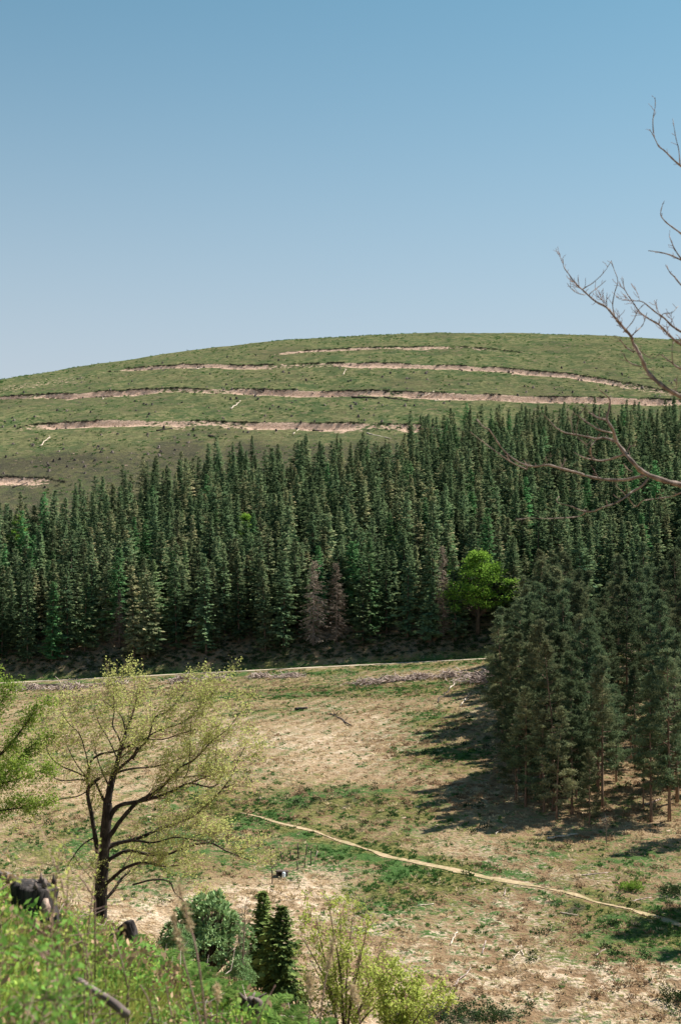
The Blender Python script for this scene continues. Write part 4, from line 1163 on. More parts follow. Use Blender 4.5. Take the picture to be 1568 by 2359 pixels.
for k, (p0, p1, r, mt, lab) in enumerate([
    ((452, 852), (470, 845), .30, 'log', 'pale log tilted on the second bench, left of the summit'), ((438, 853), (462, 849), .24, 'log', 'pale log lying flat beside the tilted one on the upper bench'),
    ((530, 945), (555, 925), .30, 'log', 'long pale log slanting between the two widest terraces'), ((675, 1002), (688, 985), .30, 'log', 'pale log slanting down from the lowest wide terrace'),
    ((92, 1030), (115, 1008), .26, 'log', 'thin pale log left of the lowest wide terrace'), ((790, 865), (797, 852), .26, 'log', 'short pale log below the summit benches'),
    ((228, 915), (252, 914), .30, 'dark_log', 'dark log along the foot of the main terrace at left'), ((235, 921), (243, 907), .26, 'log', 'pale log end leaning on the main terrace at left'),
    ((970, 911), (1000, 903), .26, 'log', 'pale log on the main terrace above the spruces'), ((1000, 925), (1012, 921), .24, 'log', 'stubby pale log at the top edge of the spruces'),
    ((845, 1000), (900, 1013), .30, 'log', 'tawny log at the upper edge of the wood'), ((810, 917), (870, 919), .4, 'dark_log', 'dark trunk lying along the bare main terrace'),
    ((885, 916), (940, 925), .3, 'dark_log', 'curved dark log right of the long dark trunk'), ((360, 994), (395, 989), .32, 'dark_log', 'dark log on the lowest wide terrace, centre left'),
    ((720, 990), (745, 986), .36, 'dark_log', 'dark log on the lowest wide terrace, near the spruces'), ((480, 1005), (500, 1010), .34, 'dark_log', 'dark forked log just under the lowest wide terrace'),
    ((30, 1125), (60, 1110), .3, 'dark_log', 'dark log on the lowest left bench beside the spruces')]):
    lay_log(p0, p1, HILL, r * 0.75, M[mt], 700 + k, lab)
for k, (p0, p1, r, mt, lab) in enumerate([
    ((1000, 1625), (1036, 1590), .14, 'dark_log', 'thin pole leaning downslope below the brash, dark lower end'), ((1035, 1590), (1050, 1566), .14, 'log', 'pale pole end above the dark leaning pole'),
    ((895, 1573), (948, 1570), .22, 'brash', 'grey log lying level just under the road'), ((752, 1640), (820, 1683), .16, 'dark_log', 'long dark pole lying slantwise on the green patch'),
    ((680, 1638), (708, 1635), .26, 'dark_log', 'short dark log left of the long dark pole'), ((90, 1584), (132, 1582), .30, 'dark_log', 'dark log among brash under the road, far left'),
    ((1060, 1630), (1078, 1606), .12, 'log', 'pale stick standing out below the dark brash heap'), ((1100, 1560), (1112, 1548), .1, 'log', 'pale stick lying across the road verge')]):
    lay_log(p0, p1, 90, r, M[mt], 750 + k, lab)
for k, (p0, p1, lab) in enumerate([
    ((1038, 2180), (1050, 2150), 'pale bare branch in the middle of the lower field'), ((1045, 2275), (1085, 2235), 'grey branch slanting in the lower field'), ((1180, 2215), (1196, 2195), 'bare branch tip right of the slanting grey branch'),
    ((1110, 2200), (1118, 2170), 'upright looking pale branch near brown heather'), ((1205, 2205), (1200, 2180), 'thin pale branch on brown ground'), ((1370, 2205), (1392, 2190), 'small grey branch in the right lower field'),
    ((960, 2090), (1000, 2085), 'grey branch across the green slope below the path'), ((1160, 2065), (1165, 2050), 'short grey branch below the path'), ((1140, 1925), (1165, 1905), 'grey branch on the shade edge of the pines'),
    ((1340, 2020), (1400, 2012), 'grey branch above the path, right side'), ((1290, 2105), (1330, 2112), 'grey branch by the dark tuft under the path'), ((1450, 2080), (1500, 2070), 'branch above the path near the right border'),
    ((1195, 1800), (1330, 1786), 'long fallen trunk lying under the pines'), ((1330, 1768), (1410, 1762), 'pale fallen trunk under the pines, farther back'), ((1260, 1935), (1330, 1925), 'pale dead trunk in front of the pines'), ((1480, 1860), (1520, 1845), 'pale dead branch at the foot of the pines, right')]):
    lay_log(p0, p1, 80, 0.06 if k < 12 else 0.12, M['brash' if k % 2 else 'log'], 800 + k, lab, None, 'fallen_branch', 9)

def brash_mesh(seed, lx, ly, h, n):
    rs = np.random.default_rng(seed); mb = MB()
    for k in range(n):
        c = np.array([rs.normal(0, lx * 0.33), rs.normal(0, ly * 0.33), 0])
        c[2] = max(0.05, h * math.exp(-(c[0] / lx * 1.6) ** 2 - (c[1] / ly * 1.6) ** 2) * rs.random())
        a = rs.random() * 6.283; L = rs.uniform(0.5, 1.7); e = rs.normal(0, 0.35)
        d = np.array([math.cos(a), math.sin(a), e]) * L
        q = c + d * 0.5 + rs.normal(0, 0.08, 3)
        r = rs.uniform(0.04, 0.10)
        mb.tube([c, q, c + d], [r, r * 0.8, r * 0.4], 3, cap=False)
    return mb.mesh('sticks', M['brash'])
for k, (a, b, lx, ly, h, n, lab) in enumerate([
    (70, 1590, 6, 2.5, 0.9, 130, 'brash heap of grey sticks under the road at the far left'), (165, 1588, 7, 3, 1.0, 170, 'pale brash heap left of the leafing tree top'),
    (270, 1578, 5, 2, 0.7, 90, 'brash behind the leafing tree top'), (425, 1573, 5, 2.5, 1.0, 120, 'pinkish brash heap right of the leafing tree top'), (500, 1568, 5, 2, 0.9, 110, 'brash heap in the middle left under the road'),
    (600, 1562, 4, 2, 0.7, 80, 'small brash heap under the road, left of centre'), (670, 1562, 5, 2, 0.8, 100, 'brash heap under the road near the centre'), (845, 1578, 5, 2, 0.8, 100, 'brash heap at the left end of the long brash row'),
    (900, 1572, 6, 2, 0.9, 130, 'brash heap second in the long brash row'), (970, 1566, 6, 2, 0.9, 130, 'brash heap third in the long brash row'), (1040, 1562, 6, 2.2, 1.0, 140, 'brash heap fourth in the long brash row'),
    (1110, 1572, 7, 3.2, 1.6, 240, 'largest darkest brash heap beside the pines')]):
    x, y = hitd(a, b, 90)
    r = tag(empty('brash_heap', (x, y, Hs(x, y)), 0.35), lab, 'brash heap', 'brash heaps below the road')
    link_mesh('sticks', brash_mesh(900 + k, lx, ly * 1.3, h * 1.3, int(n * 1.8)), r)

# fence posts, barrel in its hollow
def uvw(u, v, y0=80): return hit(u, v, y0)
for k, (X, Y, hh, lab) in enumerate([(540, 430, 1.0, 'thin fence post, leftmost of the old fence line'), (720, 385, 0.8, 'thin fence post, second of the old fence line'), (885, 370, 1.5, 'tall thin post, third of the old fence line'),
                                     (1045, 290, 1.0, 'short dark post, fourth of the old fence line'), (1140, 470, 1.2, 'dark post near the leaning white stake'), (1010, 530, 1.0, 'post below the old fence line, middle'),
                                     (865, 580, 0.8, 'lowest post below the old fence line'), (322, 500, 1.6, 'tall dark post left of the barrel hollow'), (345, 880, 1.7, 'tall dark post below left of the barrel hollow')]):
    x, y = uvw(255.2 + X * 0.04838, 841.4 + Y * 0.04838)
    mb = MB(); mb.tube([(0, 0, -0.3), (0.02, 0, hh * 0.5), (0.03 * (k % 3 - 1), 0.02, hh)], [0.06, 0.055, 0.045], 6, rough=0.12)
    o = link_mesh('fence_post', mb.mesh('fence_post', M['wood_post']), None, (x, y, Hs(x, y)), (0, 0.06 * (k % 3 - 1), k))
    tag(o, lab, 'fence post', 'old fence posts near the stream hollow')
x, y = uvw(255.2 + 1200 * 0.04838, 841.4 + 455 * 0.04838)
mb = MB(); mb.tube([(0, 0, -0.2), (0.15, 0, 0.5), (0.35, 0, 1.1)], [0.05, 0.05, 0.04], 6, rough=0.1)
tag(link_mesh('leaning_stake', mb.mesh('leaning_stake', M['log']), None, (x, y, Hs(x, y))), 'pale stake leaning beside dark scrub at the old fence', 'stake')

def rounded_block(dx, dy, dz, seed, mat, name):
    rs = np.random.default_rng(seed); mb = MB()
    n = 8
    th = np.arange(n) / n * 6.283
    rx = np.sign(np.cos(th)) * np.abs(np.cos(th)) ** 0.5 * dx / 2; ry = np.sign(np.sin(th)) * np.abs(np.sin(th)) ** 0.5 * dy / 2
    V = []
    for z, q in ((0, .94), (dz * .12, 1), (dz * .85, .98), (dz, .86)):
        V.append(np.stack([rx * q * (1 + rs.normal(0, .04, n)), ry * q * (1 + rs.normal(0, .04, n)), np.full(n, z) + rs.normal(0, dz * .03, n)], 1))
    V.append([[0, 0, dz]])
    i = np.arange(3)[:, None] * n; j = np.arange(n)[None, :]; k = (j + 1) % n
    mb.add(np.vstack(V), np.stack([i + j, i + k, i + n + k, i + n + j], -1).reshape(-1, 4), [(3 * n + q, 3 * n + (q + 1) % n, 4 * n) for q in range(n)])
    return mb.mesh(name, mat)
bx, by = uvw(283.5, 877.0)
bz = Hs(bx, by)
sh = tag(empty('stone_spring_shelter', (bx - 0.15, by + 0.35, bz), 0, 0.62), 'small dark stone hollow sheltering a pale barrel in the bank', 'shelter')
link_mesh('side_stone', rounded_block(0.3, 0.9, 0.7, 1, M['wood_post'], 'side_stone'), sh, (-0.75, 0, -0.1))
link_mesh('side_stone', rounded_block(0.3, 0.9, 0.75, 2, M['wood_post'], 'side_stone'), sh, (0.65, 0, -0.1))
link_mesh('back_stone', rounded_block(1.5, 0.25, 0.75, 3, M['wood_post'], 'back_stone'), sh, (-0.05, 0.5, -0.1))
link_mesh('lintel', rounded_block(1.9, 1.3, 0.18, 4, M['wood_post'], 'lintel'), sh, (-0.05, 0.1, 0.63))
mb = MB(); mb.tube([(0, 0, 0), (0, 0, 0.06), (0, 0, 0.3), (0, 0, 0.56), (0, 0, 0.6)], [0.15, 0.165, 0.18, 0.165, 0.15], 14)
ba = tag(empty('barrel', (bx, by - 0.2, bz - 0.02), 0, 0.8), 'pale blue-white barrel standing in the dark stone hollow', 'barrel')
link_mesh('body', mb.mesh('barrel_body', M['pale_paint'], True), ba)
mb = MB(); mb.tube([(0, 0, 0.14), (0, 0, 0.18)], 0.19, 14); link_mesh('hoop', mb.mesh('hoop', M['pale_paint']), ba)
mb = MB(); mb.tube([(0, 0, 0.42), (0, 0, 0.46)], 0.19, 14); link_mesh('hoop', mb.mesh('hoop', M['pale_paint']), ba)

# bare sapling in front of the pines
T = TwigTree(5, (0, 0, 0.7)); x, y = hitd(1396, 1945, 90)
P = np.array([(0, 0, -0.2), (0.03, 0, 1.0), (-0.02, 0.05, 2.4)])
T.limb(bezier_smooth(P), 0.05, 0.02); T.sprout(bezier_smooth(P), 0.03, 2, 12, 1.1, 3, 0.3)
r = tag(empty('bare_sapling', (x, y, Hs(x, y))), 'thin leafless sapling on the shade edge below the pines', 'sapling')
link_mesh('stem', T.wood.mesh('stem', M['pale_bark']), r); link_mesh('twigs', T.twigs.mesh('twigs', M['pale_bark']), r)

# ------------------------------------------------------------------ tufts of the field and the hill
def tuft_mesh(name, seed, n, h, spread, lean, width, mat):
    rs = np.random.default_rng(seed); mb = MB()
    a = rs.random(n) * 6.283; q = np.sqrt(rs.random(n)) * spread
    P = np.stack([np.cos(a) * q, np.sin(a) * q, np.full(n, -0.03)], 1)
    D = unit(np.stack([np.cos(a) * lean * rs.random(n), np.sin(a) * lean * rs.random(n), np.ones(n)], 1) + 0.3 * rs.normal(size=(n, 3)) * [1, 1, 0.2])
    mb.leaves(P, D, ortho(D), h * rs.uniform(0.5, 1.2, n), width, rs.random(n))
    return mb.mesh(name, mat)
def mound_mesh(name, seed, n, R, hgt, leaf, mat):
    """low leafy mound"""
    rs = np.random.default_rng(seed); mb = MB()
    d = unit(rs.normal(size=(n, 3))); d[:, 2] = np.abs(d[:, 2])
    lump = 1 + 0.25 * np.sin(d[:, 0] * 5 + seed) + 0.2 * np.sin(d[:, 1] * 7 + seed * 2)
    P = d * (rs.random(n) ** 0.35 * lump)[:, None] * np.array([R, R, hgt])
    D = unit(d + 0.8 * rs.normal(size=(n, 3)) + [0, 0, 0.2])
    mb.leaves(P, D, ortho(D), leaf * rs.uniform(0.6, 1.4, n), leaf * 0.6, np.clip(P[:, 2] / hgt + rs.normal(0, .2, n), 0, 1))
    return mb.mesh(name, mat)
def spin(n, tilt=0.12):
    return np.stack([RNG.normal(0, tilt, n), RNG.normal(0, tilt, n), RNG.random(n) * 6.28], 1)
def size3(n, a, b, flat=(0.7, 1.2)):
    s_ = RNG.uniform(a, b, n)
    return np.stack([s_, s_, s_ * RNG.uniform(*flat, n)], 1)
def field_points(n, y0, y1, fan=0.27):
    y = np.sqrt(RNG.uniform(y0 ** 2, y1 ** 2, n)); x = RNG.uniform(-fan, fan, n) * y
    yw = warp(x, y)[0]
    ok = (np.abs(yw - 281.2) > 2.2) & (dist_poly(x, y, PATH) > 0.34)
    return x[ok], y[ok]
def add_field(name, n, y0, y1, prob, meshes, smin, smax, label, cat):
    x, y = field_points(n, y0, y1)
    k = RNG.random(len(x)) < prob(x, y)
    x, y = x[k], y[k]
    scatter(name, np.stack([x, y, H(x, y)], 1), spin(len(x)), size3(len(x), smin, smax), meshes, label, cat)
    print(name, len(x))
def patchy(x, y, s, seed, lo, hi):
    return sstep(lo, hi, fbm(x / s, y / s, seed, 4))
M_ = lambda x, y: land_masks(x, y)
add_field('green_tussocks', 110000, 88, 280, lambda x, y: np.clip(1.6 * (M_(x, y)[1] - 0.36), 0.05, 1) * (0.06 + 0.94 * patchy(x, y, 2.6, 201, 0.48, 0.60)),
          [tuft_mesh('tussock', k, 16, 0.34, 0.16, 0.9, 0.10, M['tuft']) for k in range(4)], 0.35, 0.95, 'scattered dark green tussocks over the dry field', 'tussocks')
add_field('dry_tufts', 36000, 88, 280, lambda x, y: np.clip(0.9 - 0.6 * M_(x, y)[1], 0.1, 1) * (0.2 + 0.8 * patchy(x, y, 4.0, 211, 0.40, 0.60)),
          [tuft_mesh('dry_tuft', 20 + k, 14, 0.36, 0.20, 1.6, 0.09, M['dry']) for k in range(4)], 0.5, 1.2, 'straw coloured grass tufts over the field', 'dry grass')
add_field('dead_bracken', 13000, 88, 280, lambda x, y: np.clip(M_(x, y)[4] * 1.1 - 0.2, 0, 1) * patchy(x, y, 5.0, 221, 0.42, 0.58),
          [mound_mesh('bracken', 40 + k, 26, 0.35, 0.22, 0.22, M['bracken']) for k in range(3)], 0.5, 1.2, 'brown dead bracken patches in the field', 'bracken')
add_field('dark_scrub', 9000, 88, 300, lambda x, y: np.clip(M_(x, y)[2] * 1.2, 0, 0.6) + 0.015 * patchy(x, y, 8, 231, 0.5, 0.6),
          [mound_mesh('scrub', 60 + k, 70, 0.5, 0.45, 0.20, M['bramble']) for k in range(3)], 0.35, 1.0, 'low dark scrub dotted over the valley', 'scrub')
# verge greenery behind the road and on the bank
x = RNG.uniform(-110, 110, 2600); yb = 284 + RS * x + np.where(RNG.random(2600) < 0.8, RNG.uniform(-0.8, 2.4, 2600), RNG.uniform(1, 8, 2600))
scatter('verge_plants', np.stack([x, yb, H(x, yb)], 1), spin(len(x)), size3(len(x), 0.2, 0.65), [mound_mesh('verge_clump', 70 + k, 40, 0.45, 0.4, 0.22, M['tuft']) for k in range(3)],
        'green weeds along the far verge of the forest road', 'weeds')
x = RNG.uniform(-110, 110, 2400); yb = 284 + RS * x + RNG.uniform(4.6, 12, 2400)  # dark scrub put here to deepen the shade on the bank
scatter('bank_shade_scrub', np.stack([x, yb, H(x, yb)], 1), spin(len(x)), size3(len(x), 0.4, 1.1), [mound_mesh('scrub', 60 + k, 70, 0.5, 0.45, 0.20, M['bramble']) for k in range(3)],
        'dark scrub added to deepen the shade on the bank between road and spruces', 'scrub')
# forest floor and hill
def hill_points(n, y0=372, y1=690):
    y = RNG.uniform(y0, y1, n); x = RNG.uniform(-0.27, 0.27, n) * y
    ye = np.interp(x, EDGE[:, 0], EDGE[:, 1]); k = y > ye + 1
    return x[k], y[k]
x, y = hill_points(15000)
dz, soil, lip = terr_all(x, y)
k = RNG.random(len(x)) < np.clip(0.06 + 0.6 * patchy(x, y, 9, 241, 0.50, 0.62) - soil * 0.9, 0.01, 1)
x, y = x[k], y[k]
scatter('hill_tussocks', np.stack([x, y, H(x, y)], 1), spin(len(x)), size3(len(x), 0.7, 1.6), [tuft_mesh('hill_tuft', 80 + q, 14, 0.42, 0.3, 1.2, 0.16, M['tuft']) for q in range(3)],
        'green tussocks over the upper hillside', 'tussocks')
pts = []
for k, (tx, ty, drop, wid) in enumerate(TERR):
    n = int((tx[-1] - tx[0]) * 4.6 * min(1.0, drop))
    x = RNG.uniform(tx[0], tx[-1], n)
    on = fbm(x / 11, x * 0 + k * 5.5, 301, 2) > 0.44
    x = x[on]
    yt = np.interp(x, tx, ty) + (fbm(x / 9, x * 0 + k * 7.7, 21, 3) - 0.5) * 3.2 + (vnoise(x / 1.3, x * 0 + k, 5) - 0.5) * 0.9
    pts.append(np.stack([x, yt + RNG.normal(0.1, 0.35, len(x))], 1))
    m = n // 8
    x = RNG.uniform(tx[0], tx[-1], m)
    pts.append(np.stack([x, np.interp(x, tx, ty) - RNG.uniform(2, 9, m)], 1))
pts = np.vstack(pts)
scatter('terrace_heather', np.stack([pts[:, 0], pts[:, 1], H(pts[:, 0], pts[:, 1])], 1), spin(len(pts)), size3(len(pts), 0.3, 0.95), [mound_mesh('heather', 90 + q, 46, 0.75, 0.5, 0.26, M['heather']) for q in range(3)],
        'dark heather and clods along the lips of the terraces', 'heather')

# ------------------------------------------------------------------ shrubs and small trees on the near slope
def spot(u, d):
    x = (u - 340) / F_PX * d
    return x, d, Hs(x, d)
def zat(v, d): return (HOR - v) / F_PX * d

# evergreen shrub, highlights painted on its upper rosettes
d = 38.0; x, y, z = spot(208, d)
zt, R = zat(901, d), 1.04
hz = zt - z
rs = np.random.default_rng(61)
n = 1000
dv = unit(rs.normal(size=(n, 3))); dv[:, 2] = np.where(dv[:, 2] < -0.3, -dv[:, 2], dv[:, 2])
lump = 1 + 0.10 * np.sin(dv[:, 0] * 6 + 1) + 0.10 * np.sin(dv[:, 1] * 5 + 2) + 0.08 * np.sin(dv[:, 2] * 9)
rad = (0.72 + 0.28 * rs.random(n)) * lump
C = np.array([0, 0, hz - R * 1.2]) + dv * rad[:, None] * np.array([R, R, R * 1.2])
mb, wood = MB(), MB()
for q in range(7):
    a = q / 7 * 6.283 + rs.random()
    D = unit(dv + np.cross(dv, rdir(n)) * 1.1 + np.array([0, 0, 0.15]))
    mb.leaves(C, D, unit(np.cross(D, dv + 0.3 * rs.normal(size=(n, 3)))), rs.uniform(0.11, 0.18, n), 0.065, np.clip(0.25 + 0.45 * rs.random(n) + 0.45 * (dv @ np.array([0.4, -0.3, 0.85])), 0, 1))  # leaves facing up and right painted paler, as highlights
for k in range(0, n, 5):
    wood.tube([(rs.normal(0, .05), rs.normal(0, .05), -0.1), C[k] * 0.5 + [0, 0, 0.1], C[k]], [0.03, 0.02, 0.006], 3, cap=False)
r = tag(empty('evergreen_shrub', (x, y, z)), 'rounded evergreen shrub with leaf rosettes painted paler on the lit side below the leafing tree', 'shrub')
link_mesh('foliage', mb.mesh('foliage', M['laurel']), r); link_mesh('stems', wood.mesh('stems', M['bark']), r)
for u_, d_, s_, lab in [(178, 36.5, 0.45, 'small evergreen shrub at the left foot of the rounded one'), (238, 37, 0.42, 'low evergreen shrub right of the rounded one')]:
    x, y, z = spot(u_, d_)
    r = tag(empty('evergreen_shrub', (x, y, z), 1.7, s_), lab, 'shrub')
    link_mesh('foliage', mb.mesh('foliage', M['laurel']), r, (0, 0, -hz + 2.0)); 

# two young spruces
for k, (u_, vt, d_, R_, lab) in enumerate([(262, 895, 45.0, 4.2, 'young dark spruce, the taller of two on the near slope'), (282, 911, 43.0, 4.2, 'young dark spruce, the lower right of two on the near slope')]):
    x, y, z = spot(u_, d_)
    hh = zat(vt, d_) - z + 0.1
    s_ = hh / 14.0
    r = tag(empty('young_spruce', (x, y, z), k * 2.0, s_), lab, 'young spruce')
    link_mesh('crown', spruce_mesh(410 + k, 14.0, R_ * 0.95, 0.02, False, 52, 12, 'small_spruce'), r)
    link_mesh('trunk', cone_trunk('young_trunk', 14.0, 0.18, M['bark'], 0.01, k)[0], r)
# dead sapling beside them
x, y, z = spot(243, 37.0)
T = TwigTree(15, (0, 0, 0.1)); hh = zat(905, 37.0) - z
P = bezier_smooth([(-0.10, 0, -0.2), (0, 0, hh * 0.5), (0.05, 0, hh)])
T.limb(P, 0.03, 0.006); T.sprout(P, 0.012, 2, 40, 0.32, 3, 0.25)
r = tag(empty('dead_sapling', (x, y, z)), 'dead pale conifer sapling between the evergreen shrub and young spruces', 'sapling')
link_mesh('stem', T.wood.mesh('stem', M['pale_bark']), r); link_mesh('twigs', T.twigs.mesh('twigs', M['pale_bark']), r)

# pale green willow bushes
def willow(u0, v0, d_, tips, seed, label, leafn=2, size=0.06, r0=0.03, mat='willow'):
    x, y, z = spot(u0, d_)
    base = np.array([x, y, z])
    T = TwigTree(seed, (0.05, 0, 0.55))
    for (u_, v_) in tips:
        dy = T.rs.normal(0, 0.5)
        tip = np.array([(u_ - 340) / F_PX * (d_ + dy), d_ + dy, zat(v_, d_ + dy)]) - base
        mid = tip * 0.5 + np.array([tip[0] * -0.12, 0, 0.02 * tip[2]]) + T.rs.normal(0, 0.08, 3)
        P = bezier_smooth([T.rs.normal(0, 0.05, 3) * [1, 1, 0] - [0, 0, 0.15], mid, tip], 5)
        T.limb(P, r0, 0.006)
        T.sprout(P, r0 * 0.5, 1, 7, 0.6, 3, 0.25)
    r = tag(empty('willow_bush', base), label, 'bush')
    link_mesh('stems', T.wood.mesh('stems', M['bark']), r)
    link_mesh('twigs', T.twigs.mesh('twigs', M['twig']), r)
    link_mesh('foliage', T.leaves(leafn, size, M[mat], 'foliage', None, 0.06), r)
willow(345, 0, 30.0, [(300, 935), (315, 915), (328, 905), (340, 912), (352, 918), (366, 930), (380, 950), (392, 965), (400, 985), (310, 960), (330, 940), (360, 950), (300, 985), (375, 985)], 41,
       'tall pale yellow-green willow bush at the bottom, right of the young spruces', 1)
willow(395, 0, 27.0, [(385, 985), (400, 975), (415, 990), (428, 1000), (440, 1012), (405, 1000)], 42, 'lower bright willow bush at the right end of the near growth', 2)
# dark bushes at the bottom of the valley
for k, (a, b, R_, lab) in enumerate([(960, 2352, 1.6, 'dark bush at the valley bottom, left of three'), (1040, 2345, 2.0, 'dark bush at the valley bottom, middle of three'), (1130, 2350, 1.7, 'dark bush at the valley bottom, right of three'),
                                     (1560, 2310, 1.5, 'dark bush in the lower right corner of the field'), (1555, 2060, 1.2, 'dark green bush by the path at the right border'), (1455, 2050, 1.0, 'bright green bush just above the path, far right')]):
    x, y = hitd(a, b, 80)
    r = tag(empty('bush', (x, y, Hs(x, y))), lab, 'bush')
    link_mesh('foliage', mound_mesh('bush', 120 + k, 900, R_, R_ * 0.62, 0.16, M['bramble' if k < 5 else 'bright']), r)
    mb = MB()
    for q in range(7):
        a_ = q * 0.9; mb.tube([(0, 0, -0.1), (math.cos(a_) * R_ * .5, math.sin(a_) * R_ * .5, R_ * .4)], [0.03, 0.008], 4, cap=False)
    link_mesh('stems', mb.mesh('stems', M['bark']), r)

# ------------------------------------------------------------------ stumps and logs on the near bank
def ridged_tube(mb, P, rad, sides, groove, seed):
    rs = np.random.default_rng(seed)
    rid = 1 + groove * np.where(np.arange(sides) % 2, 1, -1) * rs.uniform(0.4, 1.0, sides)
    P = np.asarray(P, float); n = len(P)
    T = unit(np.gradient(P, axis=0)); ref = np.array([0.1, 0.9, 0.2])
    A = unit(np.cross(T, ref)); B = np.cross(T, A)
    th = np.arange(sides) / sides * 6.283
    R = np.asarray(rad)[:, None] * rid[None, :] * (1 + 0.05 * rs.normal(size=(n, sides)))
    V = (P[:, None] + R[:, :, None] * (np.cos(th)[None, :, None] * A[:, None] + np.sin(th)[None, :, None] * B[:, None])).reshape(-1, 3)
    i = np.arange(n - 1)[:, None] * sides; j = np.arange(sides)[None, :]; k = (j + 1) % sides
    F = np.stack([i + j, i + k, i + sides + k, i + sides + j], -1).reshape(-1, 4)
    V = np.vstack([V, P[:1], P[-1:]])
    F3 = [((q + 1) % sides, q, n * sides) for q in range(sides)] + [((n - 1) * sides + q, (n - 1) * sides + (q + 1) % sides, n * sides + 1) for q in range(sides)]
    mb.add(V, F, F3)
def Q(u, v, d): return np.array([(u - 340) / F_PX * d, d, zat(v, d)])

d = 13.0
c = Q(31, 915, d); x, y = c[0], c[1]; z = Hs(x, y)
hs = zat(884, d) - z
r = tag(empty('charred_stump', (x, y, z)), 'big black charred stump with flat top at the left, in front of a leafing tree', 'tree stump')
mb = MB(); ridged_tube(mb, [(0, 0, -0.2), (0, 0, 0.1), (0.02, 0, hs * 0.6), (0.03, 0, hs * 0.95), (0.035, 0, hs)], [0.36, 0.25, 0.195, 0.205, 0.185], 26, 0.10, 3)
link_mesh('charred_body', mb.mesh('charred_body', M['char']), r)
mb = MB()
rs = np.random.default_rng(8)
for k in range(26):
    a = rs.random() * 6.283; q = rs.uniform(0.08, 0.175)
    mb.tube([(0.035 + math.cos(a) * q, math.sin(a) * q, hs - 0.01), (0.035 + math.cos(a) * q, math.sin(a) * q, hs + rs.uniform(0.01, 0.07) * (1.4 if math.cos(a) > 0 else 0.6))], [0.030, 0.006], 5)
link_mesh('splintered_top', mb.mesh('splintered_top', M['stump']), r)
mb = MB(); mb.tube([(0.16, -0.165, hs * 0.45), (0.165, -0.175, hs * 0.62), (0.17, -0.17, hs * 0.8)], [0.035, 0.05, 0.02], 6, rough=0.2)
link_mesh('pale_scar', mb.mesh('pale_scar', M['cut']), r)
# log behind the stump
mb = MB(); P = np.array([Q(-25, 870, 15.2), Q(0, 876, 15.0), Q(14, 880, 14.8), Q(26, 886, 14.6)]); o0 = P[1].copy()
ridged_tube(mb, bezier_smooth(P - o0), np.linspace(0.06, 0.05, 13), 14, 0.06, 5)
tag(link_mesh('fallen_log', mb.mesh('fallen_log', M['stump']), None, o0), 'weathered log lying behind the big charred stump', 'log')
# bent charred log
d = 20.0
P = np.array([Q(100, 950, d + .3), Q(113, 938, d + .2), Q(127, 926, d), Q(133, 922, d)]); o0 = P[0].copy()
mb = MB(); ridged_tube(mb, P - o0, np.array([0.05, 0.06, 0.065, 0.04]), 14, 0.16, 6)
P2 = np.array([Q(129, 921, d - .05), Q(131, 930, d - .05), Q(132.5, 942, d - .1), Q(133, 962, d - .1)])
ridged_tube(mb, P2 - o0, np.array([0.055, 0.075, 0.085, 0.09]), 16, 0.22, 7)
tag(link_mesh('charred_log', mb.mesh('charred_log', M['char']), None, o0), 'black ridged charred log bent like an elbow above the ferns', 'log')
# charred piece and grey gnarled stump near the bottom
d = 14.0
P = np.array([Q(165, 1002, d), Q(174, 1001, d), Q(184, 1002, d + .05), Q(193, 1004, d + .1)]); o0 = P[0].copy()
mb = MB(); ridged_tube(mb, bezier_smooth(P - o0), np.linspace(0.10, 0.085, 13), 18, 0.09, 7)
tag(link_mesh('charred_log', mb.mesh('charred_log', M['char']), None, o0), 'short black charred log end lying at the bottom among dead bracken', 'log')
x, y, z = spot(250, 14.0)
hs = zat(990, 14.0) - z
mb = MB()
rs = np.random.default_rng(23)
for k in range(7):
    a = k * 0.9; q = 0.06 if k else 0.0; top = hs * rs.uniform(0.55, 1.0)
    ridged_tube(mb, bezier_smooth([(math.cos(a) * q * 1.6, math.sin(a) * q * 1.6, -0.2), (math.cos(a) * q, math.sin(a) * q, top * 0.5), (math.cos(a) * q * 1.2 + rs.normal(0, .015), math.sin(a) * q, top * 0.85), (math.cos(a) * q * 1.5 + rs.normal(0, .03), math.sin(a) * q * 1.4, top)], 4),
                np.interp(np.arange(13), [0, 6, 10, 12], [0.075, 0.055, 0.04, 0.008]), 10, 0.22, 30 + k)
for k in range(5):
    a = k * 1.3; mb.tube([(0, 0, hs * 0.7), (math.cos(a) * 0.1, math.sin(a) * 0.06, hs * 0.85), (math.cos(a) * 0.16, math.sin(a) * 0.1, hs * rs.uniform(0.7, 1.05))], [0.02, 0.014, 0.005], 5)
tag(link_mesh('gnarled_stump', mb.mesh('gnarled_stump', M['stump']), None, (x, y, z)), 'gnarled grey stump at the bottom centre below the young spruces', 'tree stump')
# weathered pole in the foreground grass
P = np.array([Q(78, 980, 8.6), Q(96, 992, 8.3), Q(112, 1002, 8.1), Q(126, 1014, 7.9)]); o0 = P[0].copy()
mb = MB(); ridged_tube(mb, bezier_smooth(P - o0), np.linspace(0.020, 0.026, 13), 9, 0.18, 11)
tag(link_mesh('weathered_pole', mb.mesh('weathered_pole', M['stump']), None, o0), 'blurred weathered pole lying in the foreground grass', 'pole')

